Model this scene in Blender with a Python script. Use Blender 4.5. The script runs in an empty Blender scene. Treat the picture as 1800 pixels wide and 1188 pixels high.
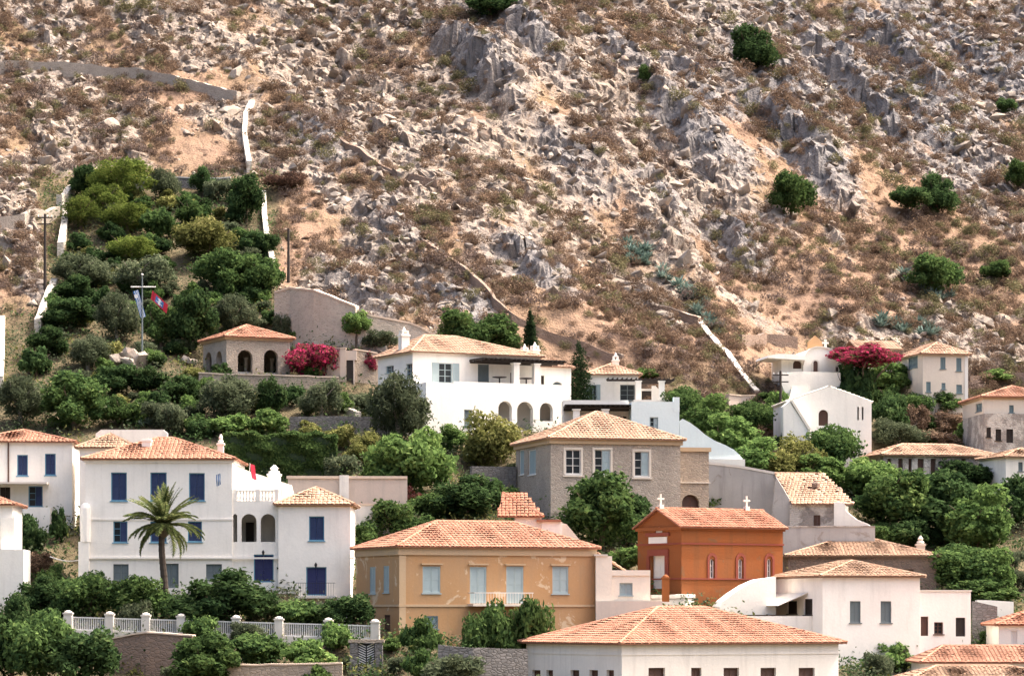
import bpy, math, random
import numpy as np
from mathutils import Vector, Matrix

# ------------------------------------------------------------------ camera, sky, sun, exposure
SC = bpy.context.scene
COL = SC.collection
F, HZ, ZC = 5600.0, 1080.0, 14.0          # focal length and horizon of the 1800 px frame, eye height above the sea
cam = bpy.data.cameras.new('camera'); cam_ob = bpy.data.objects.new('camera', cam); COL.objects.link(cam_ob)
cam.sensor_width = 36.0; cam.lens = 36.0 * F / 1800.0
cam.shift_y = (HZ - 594.0) / 1800.0
cam.clip_start = 1.0; cam.clip_end = 3000.0
cam_ob.location = (0, 0, ZC); cam_ob.rotation_euler = (math.radians(90), 0, 0)
SC.camera = cam_ob

SUN_DIR = Vector((0.50, 0.14, 0.85)).normalized()    # towards the sun: high, from the right
world = bpy.data.worlds.new('World'); SC.world = world; world.use_nodes = True
nt = world.node_tree
for n in list(nt.nodes): nt.nodes.remove(n)
sky = nt.nodes.new('ShaderNodeTexSky'); sky.sky_type = 'NISHITA'; sky.sun_disc = False
sky.sun_elevation = math.asin(SUN_DIR.z); sky.sun_rotation = math.atan2(SUN_DIR.x, SUN_DIR.y)
sky.air_density = 1.0; sky.dust_density = 10.0; sky.ozone_density = 0.0
bg = nt.nodes.new('ShaderNodeBackground'); bg.inputs[1].default_value = 0.15
wo = nt.nodes.new('ShaderNodeOutputWorld')
nt.links.new(sky.outputs[0], bg.inputs[0]); nt.links.new(bg.outputs[0], wo.inputs[0])
sun = bpy.data.lights.new('sun', 'SUN'); sun_ob = bpy.data.objects.new('sun', sun); COL.objects.link(sun_ob)
sun.energy = 2.0; sun.angle = math.radians(0.53); sun.color = (1.0, 0.93, 0.84)
sun_ob.location = (40, 200, 120)
sun_ob.rotation_euler = (-SUN_DIR).to_track_quat('-Z', 'Y').to_euler()
SC.view_settings.view_transform = 'Standard'; SC.view_settings.look = 'None'
SC.view_settings.exposure = 1.72; SC.view_settings.gamma = 1.0
SC.view_settings.use_curve_mapping = False
SC.render.engine = 'CYCLES'
SC.cycles.max_bounces = 5; SC.cycles.diffuse_bounces = 4; SC.cycles.transparent_max_bounces = 4

RNG = random.Random(7)
def at(px, py, D): return Vector(((px - 900) / F * D, D, ZC + (HZ - py) / F * D))

# ------------------------------------------------------------------ object helpers
def tag(o, label=None, cat=None, group=None, kind=None):
    if label: o['label'] = label
    if cat: o['category'] = cat
    if group: o['group'] = group
    if kind: o['kind'] = kind
    return o
def empty(name, loc, rz=0.0):
    o = bpy.data.objects.new(name, None); COL.objects.link(o)
    o.location = loc; o.rotation_euler = (0, 0, rz); o.empty_display_size = 0.5
    return o
def link(name, me, parent=None):
    o = bpy.data.objects.new(name, me); COL.objects.link(o)
    if parent is not None: o.parent = parent
    return o
def np_mesh(name, V, Fc, mat, tint=None, smooth=False):
    """V (n,3) array, Fc (m,k) array with k 3 or 4"""
    me = bpy.data.meshes.new(name)
    V = np.asarray(V, np.float32); Fc = np.asarray(Fc, np.int32)
    m, k = Fc.shape
    me.vertices.add(len(V)); me.vertices.foreach_set('co', V.ravel())
    me.loops.add(m * k); me.loops.foreach_set('vertex_index', Fc.ravel())
    me.polygons.add(m)
    me.polygons.foreach_set('loop_start', np.arange(0, m * k, k, dtype=np.int32))
    me.polygons.foreach_set('loop_total', np.full(m, k, np.int32))
    me.polygons.foreach_set('use_smooth', np.full(m, smooth, bool))
    me.update(calc_edges=True)
    if tint is not None:
        a = me.attributes.new('tint', 'FLOAT', 'FACE'); a.data.foreach_set('value', np.asarray(tint, np.float32))
    if mat: me.materials.append(mat)
    return me
X_, Y_ = Vector((1, 0, 0)), Vector((0, 1, 0))
class MB:
    """collects faces in a frame: P(t, n, z) = O + U t + N n + Z z"""
    def __init__(s, fr=None):
        s.v, s.f, s.t, s.m = [], [], [], []; s.O, s.U, s.N = fr or (Vector((0, 0, 0)), X_, Y_)
    def P(s, t, n, z):
        O, U, N = s.O, s.U, s.N
        return (O.x + U.x*t + N.x*n, O.y + U.y*t + N.y*n, O.z + z)
    def poly(s, pts, tint=0.5, mi=0, raw=False):
        i = len(s.v); s.v += [tuple(p) if raw else s.P(*p) for p in pts]
        s.f.append(tuple(range(i, i + len(pts)))); s.t.append(tint); s.m.append(mi)
    def box(s, a, b, c, d, e, g, tint=0.5, mi=0):
        i = len(s.v)
        s.v += [s.P(t, n, z) for z in (e, g) for n in (c, d) for t in (a, b)]
        for q in ((0,2,3,1), (4,5,7,6), (0,1,5,4), (2,6,7,3), (0,4,6,2), (1,3,7,5)):
            s.f.append(tuple(i + k for k in q)); s.t.append(tint); s.m.append(mi)
    def prism(s, pts, n0, n1, tint=0.5, mi=0):
        """extrude outline pts [(t, z)] from n0 to n1"""
        k = len(pts); i = len(s.v)
        s.v += [s.P(t, n0, z) for t, z in pts] + [s.P(t, n1, z) for t, z in pts]
        s.f += [tuple(range(i, i + k)), tuple(range(i + 2*k - 1, i + k - 1, -1))]; s.t += [tint]*2; s.m += [mi]*2
        for j in range(k):
            j2 = (j + 1) % k
            s.f.append((i + j, i + j2, i + k + j2, i + k + j)); s.t.append(tint); s.m.append(mi)
    def tube(s, p0, p1, r0, r1=None, seg=7, tint=0.5, cap=True, mi=0):
        r1 = r0 if r1 is None else r1
        p0, p1 = Vector(p0), Vector(p1); d = (p1 - p0).normalized()
        a = d.orthogonal().normalized(); b = d.cross(a); i = len(s.v)
        for p, r in ((p0, r0), (p1, r1)):
            for k in range(seg):
                w = 2*math.pi*k/seg; s.v.append(tuple(p + a*math.cos(w)*r + b*math.sin(w)*r))
        for k in range(seg):
            k2 = (k + 1) % seg; s.f.append((i+k, i+k2, i+seg+k2, i+seg+k)); s.t.append(tint); s.m.append(mi)
        if cap:
            s.f += [tuple(range(i+seg-1, i-1, -1)), tuple(range(i+seg, i+2*seg))]; s.t += [tint]*2; s.m += [mi]*2
    def lathe(s, c, prof, seg=10, tint=0.5):
        """prof [(r, z)] about the vertical through c=(x, y)"""
        i = len(s.v)
        for r, z in prof:
            for k in range(seg):
                w = 2*math.pi*k/seg; s.v.append((c[0] + r*math.cos(w), c[1] + r*math.sin(w), z))
        for j in range(len(prof) - 1):
            for k in range(seg):
                k2 = (k+1) % seg; s.f.append((i+j*seg+k, i+j*seg+k2, i+(j+1)*seg+k2, i+(j+1)*seg+k)); s.t.append(tint); s.m.append(0)
        s.f.append(tuple(range(i+(len(prof)-1)*seg, i+len(prof)*seg))); s.t.append(tint); s.m.append(0)
    def mesh(s, name, mat, smooth=False):
        me = bpy.data.meshes.new(name); me.from_pydata(s.v, [], s.f)
        a = me.attributes.new('tint', 'FLOAT', 'FACE'); a.data.foreach_set('value', s.t)
        for mm in (mat if isinstance(mat, (list, tuple)) else [mat]): me.materials.append(mm)
        if isinstance(mat, (list, tuple)): me.polygons.foreach_set('material_index', s.m)
        if smooth: me.polygons.foreach_set('use_smooth', [True]*len(s.f))
        me.update(); return me
    def build(s, name, mat, parent=None, smooth=False, kind=None):
        o = link(name, s.mesh(name, mat, smooth), parent)
        if kind: o['kind'] = kind
        return o

# ------------------------------------------------------------------ materials
def new_mat(name):
    m = bpy.data.materials.new(name); m.use_nodes = True
    t = m.node_tree; b = t.nodes['Principled BSDF']; b.inputs['Specular IOR Level'].default_value = 0.25
    return m, t, b
def nd(t, typ, **kw):
    n = t.nodes.new(typ)
    for k, v in kw.items():
        if isinstance(k, str) and k.startswith('i_'): n.inputs[int(k[2:])].default_value = v
        else: setattr(n, k, v)
    return n
def c4(c): return (c[0], c[1], c[2], 1.0)
def mix(t, fac, a, b, mode='MIX'):
    n = t.nodes.new('ShaderNodeMix'); n.data_type = 'RGBA'; n.blend_type = mode
    for sock, val in ((n.inputs[0], fac), (n.inputs[6], a), (n.inputs[7], b)):
        if hasattr(val, 'links') or isinstance(val, bpy.types.NodeSocket): t.links.new(val, sock)
        elif isinstance(val, (tuple, list)): sock.default_value = c4(val)
        else: sock.default_value = val
    return n.outputs[2]
def ramp(t, src, stops):
    n = t.nodes.new('ShaderNodeValToRGB'); e = n.color_ramp.elements
    while len(e) < len(stops): e.new(0.5)
    for k, (p, c) in enumerate(stops):
        e[k].position = p; e[k].color = c4(c) if isinstance(c, (tuple, list)) else (c, c, c, 1)
    t.links.new(src, n.inputs[0]); return n.outputs[0]
def noise(t, vec, scale, detail=4.0, rough=0.55, dist=0.0):
    n = nd(t, 'ShaderNodeTexNoise'); n.inputs['Scale'].default_value = scale; n.inputs['Detail'].default_value = detail
    n.inputs['Roughness'].default_value = rough; n.inputs['Distortion'].default_value = dist
    if vec is not None: t.links.new(vec, n.inputs['Vector'])
    return n.outputs['Fac']
def pos(t, scale=(1, 1, 1), obj=False):
    src = nd(t, 'ShaderNodeTexCoord').outputs['Object'] if obj else nd(t, 'ShaderNodeNewGeometry').outputs['Position']
    m = nd(t, 'ShaderNodeMapping'); m.inputs['Scale'].default_value = scale
    t.links.new(src, m.inputs['Vector']); return m.outputs[0]
def bump(t, b, h, strength, dist):
    n = nd(t, 'ShaderNodeBump'); n.inputs['Strength'].default_value = strength; n.inputs['Distance'].default_value = dist
    t.links.new(h, n.inputs['Height']); t.links.new(n.outputs[0], b.inputs['Normal'])
def attr(t, name='tint'):
    n = nd(t, 'ShaderNodeAttribute'); n.attribute_name = name; return n.outputs['Fac']

def plaster(name, col, stain=(0.45, 0.40, 0.34), amount=0.5, peel=None, peel_at=0.62, streak=0.5):
    m, t, b = new_mat(name)
    big = noise(t, pos(t), 0.45, 6, 0.62)
    str_ = noise(t, pos(t, (2.2, 2.2, 0.22)), 1.0, 5, 0.6)
    fine = noise(t, pos(t), 6.0, 4)
    c = mix(t, ramp(t, big, [(0.35, 0.0), (0.75, amount)]), tuple(col), tuple(x*0.62 + s*0.34 for x, s in zip(col, stain)))
    c = mix(t, ramp(t, str_, [(0.52, 0.0), (0.78, streak)]), c, tuple(x*0.45 + s*0.35 for x, s in zip(col, stain)))
    sz = nd(t, 'ShaderNodeSeparateXYZ'); t.links.new(nd(t, 'ShaderNodeTexCoord').outputs['Object'], sz.inputs[0])
    dm = nd(t, 'ShaderNodeMath', operation='MULTIPLY_ADD'); dm.inputs[1].default_value = -3.0; t.links.new(big, dm.inputs[0]); t.links.new(sz.outputs[2], dm.inputs[2])
    mr = nd(t, 'ShaderNodeMapRange'); mr.inputs['From Min'].default_value = -2.2; mr.inputs['From Max'].default_value = 0.2; mr.inputs['To Min'].default_value = 0.55; mr.inputs['To Max'].default_value = 0.0; t.links.new(dm.outputs[0], mr.inputs['Value'])
    c = mix(t, mr.outputs[0], c, tuple(x*0.5 + s*0.38 for x, s in zip(col, stain)))
    c = mix(t, ramp(t, fine, [(0.3, 0.18), (0.7, 0.0)]), c, tuple(x*0.7 for x in col))
    if peel:
        pn = noise(t, pos(t), 0.55, 7, 0.66, 0.6)
        c = mix(t, ramp(t, pn, [(peel_at, 0.0), (peel_at + 0.03, 0.9)]), c, peel)
    t.links.new(c, b.inputs['Base Color']); b.inputs['Roughness'].default_value = 0.9
    bump(t, b, fine, 0.35, 0.03); return m
def paint(name, col, rough=0.55, var=0.25):
    m, t, b = new_mat(name)
    n = noise(t, pos(t), 3.0, 4)
    c = mix(t, ramp(t, n, [(0.3, 0.0), (0.75, var)]), tuple(col), tuple(x*0.55 + 0.06 for x in col))
    t.links.new(c, b.inputs['Base Color']); b.inputs['Roughness'].default_value = rough; return m
def stone(name, c1, c2, mortar, sx=3.8, sz=7.0, plast=None, bmp=0.7):
    """coursed rubble: coordinate x+y along the wall, z up (object space of the wall)"""
    m, t, b = new_mat(name)
    tc = nd(t, 'ShaderNodeTexCoord').outputs['Object']
    mp = nd(t, 'ShaderNodeMapping'); mp.inputs['Scale'].default_value = (sx, sx, sz); t.links.new(tc, mp.inputs[0])
    v = nd(t, 'ShaderNodeTexVoronoi', feature='F1'); v.inputs['Randomness'].default_value = 0.85; v.inputs['Scale'].default_value = 1.0
    t.links.new(mp.outputs[0], v.inputs['Vector'])
    e = nd(t, 'ShaderNodeTexVoronoi', feature='DISTANCE_TO_EDGE'); e.inputs['Randomness'].default_value = 0.85; e.inputs['Scale'].default_value = 1.0
    t.links.new(mp.outputs[0], e.inputs['Vector'])
    sp = nd(t, 'ShaderNodeSeparateColor'); t.links.new(v.outputs['Color'], sp.inputs[0])
    c = mix(t, sp.outputs[0], c1, c2)
    c = mix(t, ramp(t, e.outputs['Distance'], [(0.02, 0.9), (0.10, 0.0)]), c, mortar)
    big = noise(t, pos(t), 0.5, 5, 0.6)
    c = mix(t, ramp(t, big, [(0.4, 0.0), (0.8, 0.55)]), c, tuple(x*0.55 for x in c1))
    if plast:
        pn = noise(t, pos(t), 0.6, 6, 0.65)
        c = mix(t, ramp(t, pn, [(0.48, 0.0), (0.56, 0.85)]), c, plast)
    t.links.new(c, b.inputs['Base Color']); b.inputs['Roughness'].default_value = 0.95
    bump(t, b, ramp(t, e.outputs['Distance'], [(0.0, 0.0), (0.14, 1.0)]), bmp, 0.06); return m
def tiles(name, a, b_, c_, lichen=0.25):
    m, t, b = new_mat(name)
    tn = attr(t)
    c = ramp(t, tn, [(0.0, a), (0.5, b_), (1.0, c_)])
    n = noise(t, pos(t), 0.6, 6, 0.65)
    c = mix(t, ramp(t, n, [(0.5, 0.0), (0.75, lichen)]), c, (0.20, 0.15, 0.11))
    n2 = noise(t, pos(t), 7.0, 3)
    c = mix(t, ramp(t, n2, [(0.45, 0.0), (0.75, 0.25)]), c, (0.40, 0.29, 0.21))
    t.links.new(c, b.inputs['Base Color']); b.inputs['Roughness'].default_value = 0.9; return m
def leafy(name, dark, mid_tone, other=None, trans=0.42):
    m, t, b = new_mat(name)
    oi = nd(t, 'ShaderNodeObjectInfo').outputs['Random']
    c = ramp(t, attr(t), [(0.0, dark), (0.75, mid_tone), (1.0, other or mid_tone)])  # tone varies at random from leaf to leaf
    hs = nd(t, 'ShaderNodeHueSaturation'); t.links.new(c, hs.inputs['Color'])
    mr = nd(t, 'ShaderNodeMapRange'); mr.inputs['To Min'].default_value = 0.78; mr.inputs['To Max'].default_value = 1.22
    t.links.new(oi, mr.inputs['Value']); t.links.new(mr.outputs[0], hs.inputs['Value'])
    out = t.nodes['Material Output']; t.nodes.remove(b)
    d = nd(t, 'ShaderNodeBsdfDiffuse'); tr = nd(t, 'ShaderNodeBsdfTranslucent'); mx = nd(t, 'ShaderNodeMixShader'); mx.inputs[0].default_value = trans
    t.links.new(hs.outputs[0], d.inputs[0]); t.links.new(hs.outputs[0], tr.inputs[0])
    t.links.new(d.outputs[0], mx.inputs[1]); t.links.new(tr.outputs[0], mx.inputs[2]); t.links.new(mx.outputs[0], out.inputs[0]); return m

M = {}
M['white'] = plaster('white_plaster', (0.89, 0.85, 0.79), amount=0.5, streak=0.4)
M['warm'] = plaster('warm_white_plaster', (0.86, 0.805, 0.735), amount=0.6, streak=0.55)
M['bright'] = plaster('limewash', (0.90, 0.86, 0.79), amount=0.4, streak=0.35)
M['aqua'] = plaster('pale_aqua_limewash', (0.72, 0.82, 0.83), amount=0.2, streak=0.15)
M['creamwhite'] = plaster('cream_limewash', (0.87, 0.79, 0.67), amount=0.5, streak=0.4)
M['cream'] = plaster('cream_plaster', (0.70, 0.62, 0.53), amount=0.5, streak=0.35)
M['pinkish'] = plaster('old_pink_plaster', (0.62, 0.50, 0.42), amount=0.8, streak=0.6)
M['greyplaster'] = plaster('old_grey_plaster', (0.46, 0.44, 0.42), stain=(0.16, 0.15, 0.14), amount=0.95, peel=(0.30, 0.27, 0.24), peel_at=0.6, streak=0.8)
M['yellow'] = plaster('yellow_ochre_plaster', (0.45, 0.26, 0.125), stain=(0.40, 0.33, 0.25), amount=0.7, peel=(0.58, 0.45, 0.31), peel_at=0.585, streak=0.6)
M['palestucco'] = plaster('pale_ochre_trim', (0.50, 0.355, 0.22), amount=0.6)
M['ochre'] = plaster('burnt_ochre_plaster', (0.26, 0.080, 0.022), stain=(0.18, 0.10, 0.05), amount=1.0, peel=(0.19, 0.09, 0.042), peel_at=0.60, streak=1.0)
M['oxide'] = paint('oxide_red_trim', (0.22, 0.05, 0.03), 0.8)
M['stone'] = stone('coursed_stone', (0.47, 0.395, 0.33), (0.35, 0.30, 0.255), (0.47, 0.41, 0.345))
M['stone_pale'] = stone('pale_rubble', (0.60, 0.51, 0.42), (0.47, 0.395, 0.325), (0.58, 0.50, 0.41), 3.0, 5.5)
M['washed'] = stone('whitewashed_rubble', (0.66, 0.60, 0.52), (0.52, 0.46, 0.39), (0.60, 0.54, 0.46), 2.4, 3.4, bmp=1.0)
M['stone_dark'] = stone('dark_rubble', (0.26, 0.24, 0.23), (0.17, 0.16, 0.155), (0.13, 0.12, 0.11), 3.0, 5.5)
M['stone_warm'] = stone('warm_rubble', (0.46, 0.37, 0.29), (0.34, 0.28, 0.23), (0.40, 0.33, 0.26), 3.2, 6.0)
M['stone_brown'] = stone('brown_rubble', (0.30, 0.21, 0.16), (0.22, 0.16, 0.13), (0.25, 0.19, 0.15), 3.0, 5.5)
M['stone_plaster'] = stone('rubble_with_plaster', (0.40, 0.35, 0.31), (0.28, 0.25, 0.23), (0.36, 0.32, 0.28), 3.4, 6.2, plast=(0.62, 0.57, 0.51))
M['tile_orange'] = tiles('orange_tiles', (0.255, 0.112, 0.068), (0.335, 0.155, 0.098), (0.39, 0.215, 0.145), 0.22)
M['tile_pale'] = tiles('pale_tiles', (0.30, 0.172, 0.115), (0.375, 0.235, 0.16), (0.42, 0.29, 0.21), 0.25)
M['tile_red'] = tiles('red_tiles', (0.23, 0.088, 0.05), (0.30, 0.118, 0.07), (0.35, 0.175, 0.113), 0.2)
M['tile_brown'] = tiles('weathered_tiles', (0.21, 0.125, 0.082), (0.31, 0.19, 0.125), (0.40, 0.265, 0.18), 0.75)
M['blue'] = paint('blue_shutter', (0.022, 0.038, 0.105), 0.6)
M['navy'] = paint('navy_door', (0.022, 0.026, 0.10), 0.6)
M['cyan'] = paint('light_blue_frame', (0.12, 0.28, 0.40), 0.6)
M['pale'] = paint('pale_blue_shutter', (0.33, 0.41, 0.43), 0.6)
M['teal'] = paint('teal_shutter', (0.14, 0.20, 0.22), 0.6)
M['grey'] = paint('grey_green_shutter', (0.14, 0.17, 0.18), 0.6)
M['whitepaint'] = paint('white_paint', (0.72, 0.70, 0.67), 0.6, 0.2)
M['brown'] = paint('brown_wood', (0.10, 0.05, 0.035), 0.6)
M['dark'] = paint('dark_wood', (0.035, 0.026, 0.022), 0.8)
M['iron'] = paint('iron', (0.02, 0.02, 0.022), 0.6)
M['coping'] = plaster('limewashed_coping', (0.74, 0.69, 0.62), amount=0.8, streak=0.4)
M['coping_warm'] = plaster('warm_coping', (0.70, 0.55, 0.43), amount=0.5, streak=0.1)
M['awning'] = paint('awning_cloth', (0.70, 0.66, 0.60), 0.9)
m, t, b = new_mat('window_glass'); b.inputs['Base Color'].default_value = (0.02, 0.025, 0.03, 1); b.inputs['Roughness'].default_value = 0.12
b.inputs['Specular IOR Level'].default_value = 0.6; M['glass'] = m
m, t, b = new_mat('room_shade'); b.inputs['Base Color'].default_value = (0.03, 0.025, 0.022, 1); b.inputs['Roughness'].default_value = 1.0; M['void'] = m

# ------------------------------------------------------------------ buildings
PADS = []                                  # (origin x, y, yaw, w, l, z): ground is cut down to z there
def wall_panel(mb, w, z0, z1, ops):
    xs = sorted({0.0, w} | {o['t0'] for o in ops} | {o['t1'] for o in ops})
    zs = sorted({z0, z1} | {o['z0'] for o in ops} | {o['z1'] for o in ops})
    for i in range(len(xs) - 1):
        for j in range(len(zs) - 1):
            cx, cz = (xs[i] + xs[i+1]) / 2, (zs[j] + zs[j+1]) / 2
            if any(o['t0'] < cx < o['t1'] and o['z0'] < cz < o['z1'] for o in ops): continue
            mb.poly([(xs[i], 0, zs[j]), (xs[i+1], 0, zs[j]), (xs[i+1], 0, zs[j+1]), (xs[i], 0, zs[j+1])])
    for o in ops:
        a, b, c, d, r = o['t0'], o['t1'], o['z0'], o['z1'], -o['rev']
        if o['arch']:
            R = (b - a) / 2; h = min(R, (d - c) * 0.6); zsp = d - h; n = 8; pts = []
            for k in range(2*n + 1):
                w_ = math.pi * (1 - k / (2*n)); pts.append((a + R + R*math.cos(w_), zsp + h*math.sin(w_)))
            for k in range(n): mb.poly([(a, 0, d), (pts[k][0], 0, pts[k][1]), (pts[k+1][0], 0, pts[k+1][1])])
            for k in range(n, 2*n): mb.poly([(b, 0, d), (pts[k][0], 0, pts[k][1]), (pts[k+1][0], 0, pts[k+1][1])])
            path = [(a, c)] + pts + [(b, c)]
        else:
            path = [(a, c), (a, d), (b, d), (b, c)]
        for k in range(len(path)):
            p, q = path[k], path[(k+1) % len(path)]
            mb.poly([(p[0], 0, p[1]), (q[0], 0, q[1]), (q[0], r, q[1]), (p[0], r, p[1])])

def shutter_leaf(mb, a, b, c, d, n0):
    mb.box(a, b, n0, n0 + 0.02, c, d)
    s = 0.06
    for q in ((a, a+s, c, d), (b-s, b, c, d), (a+s, b-s, c, c+s), (a+s, b-s, d-s, d), (a+s, b-s, (c+d)/2-s/2, (c+d)/2+s/2)):
        mb.box(q[0], q[1], n0 + 0.02, n0 + 0.05, q[2], q[3])
    k = max(3, int((d - c) / 0.11)); st = (d - c - 2*s) / k
    for i in range(k):
        z = c + s + i*st
        mb.poly([(a+s, n0+0.045, z), (b-s, n0+0.045, z), (b-s, n0+0.022, z+st*0.95), (a+s, n0+0.022, z+st*0.95)])

def fill_opening(H, fr, o):
    st = o['style']
    if st == 'void': return
    kind, _, mt = st.partition(':'); mat = M[mt or 'dark']
    a, b, c, d, r = o['t0'], o['t1'], o['z0'], o['z1'], o['rev']
    n0 = -r + 0.01; fw = 0.07
    nm = 'door' if kind in ('door', 'doorshut') else 'window'
    mb = MB(fr)
    fm = M[o.get('frame') or {'blue': 'cyan', 'navy': 'cyan'}.get(mt, mt or 'dark')]
    for q in ((a, a+fw, c, d), (b-fw, b, c, d), (a+fw, b-fw, d-fw, d), (a+fw, b-fw, c, c+fw)):
        mb.box(q[0], q[1], n0, n0 + 0.09, q[2], q[3])
    if nm == 'window' and o.get('sill', True): mb.box(a - 0.08, b + 0.08, -r + 0.1, 0.07, c - 0.075, c - 0.004)
    w = mb.build(nm, fm, H.root)
    a, b, c, d = a+fw, b-fw, c+fw, d-fw; mid = (a + b) / 2
    if kind in ('shut', 'doorshut'):
        for l, rr in ((a, mid - 0.008), (mid + 0.008, b)):
            lb = MB(fr); shutter_leaf(lb, l, rr, c, d, n0 + 0.015); lb.build('shutter', mat, w)
    elif kind == 'door':
        lb = MB(fr); lb.box(a, b, n0, n0 + 0.04, c, d)
        for l, rr in ((a + 0.08, mid - 0.05), (mid + 0.05, b - 0.08)):
            for z0, z1 in ((c + 0.12, (c+d)/2 - 0.06), ((c+d)/2 + 0.06, d - 0.12)): lb.box(l, rr, n0 + 0.04, n0 + 0.06, z0, z1)
        lb.build('door_leaf', mat, w)
    else:                                   # glass, open
        gb = MB(fr); gb.box(a, b, n0 + 0.002, n0 + 0.015, c, d); gb.build('pane', M['glass'], w)
        mu = MB(fr); mu.box(mid - 0.03, mid + 0.03, n0 + 0.016, n0 + 0.06, c, d)
        for k in (1, 2):
            z = c + (d - c) * k / 3; mu.box(a, mid - 0.03, n0 + 0.018, n0 + 0.05, z - 0.02, z + 0.02); mu.box(mid + 0.03, b, n0 + 0.018, n0 + 0.05, z - 0.02, z + 0.02)
        mu.build('muntins', fm, w)
        if kind == 'open':
            wd = (o['t1'] - o['t0']) / 2
            for l in (o['t0'] - wd, o['t1']):
                lb = MB(fr); shutter_leaf(lb, l + 0.01, l + wd - 0.01, o['z0'], o['z1'], 0.02); lb.build('shutter', mat, w)
        if kind == 'half':
            lb = MB(fr); shutter_leaf(lb, mid, b, c, d, n0 + 0.065); lb.build('shutter', mat, w)

def tile_plane(mb, P0, P1, Q1, Q0, rng, sp=0.27, row=0.42, miss=0.0):
    """barrel tiles over the slope with eave P0-P1 and upper edge Q0-Q1"""
    P0, P1, Q0, Q1 = map(Vector, (P0, P1, Q0, Q1))
    U = (P1 - P0); W = U.length; U /= W
    up = (Q0 - P0) - U * (Q0 - P0).dot(U); Ls = up.length; Vv = up / Ls; Nn = U.cross(Vv)
    if Nn.z < 0: Nn = -Nn
    ql, qr = (Q0 - P0).dot(U), (Q1 - P0).dot(U)
    n = max(2, int(W / sp)); sp = W / n
    prof = [(-0.48, 0.0), (-0.25, 0.048), (0.25, 0.048), (0.48, 0.0)]
    for i in range(-int(max(0, -ql) / sp), n + int(max(0, qr - W) / sp)):
        u = (i + 0.5) * sp; vm = Ls; v = -0.06
        if 0 <= u < ql: vm = Ls * u / ql
        if W >= u > qr: vm = Ls * (W - u) / max(1e-6, W - qr)
        if u < 0: v = Ls * u / ql
        if u > W: v = Ls * (u - W) / (qr - W)
        k = 0; ct = rng.uniform(-0.16, 0.16); sg = 0.05*math.sin(u*0.9 + Ls) + 0.03*math.sin(u*2.3)
        while v < vm - 0.02:
            v1 = min(v + row, vm); tn = min(1, max(0, 0.5 + ct + rng.gauss(0, 0.15)))
            lift = 0.018 + rng.uniform(0, 0.02) + abs(sg)*math.sin(math.pi*min(1, max(0, v/Ls))); j = rng.uniform(-0.035, 0.035)
            if not (miss and rng.random() < miss):
                a = [P0 + U*(u + x*sp + j) + Vv*v + Nn*(h + lift) for x, h in prof]
                b = [P0 + U*(u + x*sp + j) + Vv*(v1 + 0.05) + Nn*(h*0.9) for x, h in prof]
                for q in range(3): mb.poly([a[q], a[q+1], b[q+1], b[q]], tn, raw=True)
            v = v1
def ridge_caps(mb, P, Q, rng, r=0.13):
    P, Q = Vector(P), Vector(Q); L = (Q - P).length; n = max(1, int(L / 0.42)); d = (Q - P) / n
    for i in range(n): mb.tube(P + d*i, P + d*(i + 1.06), r, r*0.86, 6, min(1, max(0, rng.gauss(0.62, 0.2))))

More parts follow.
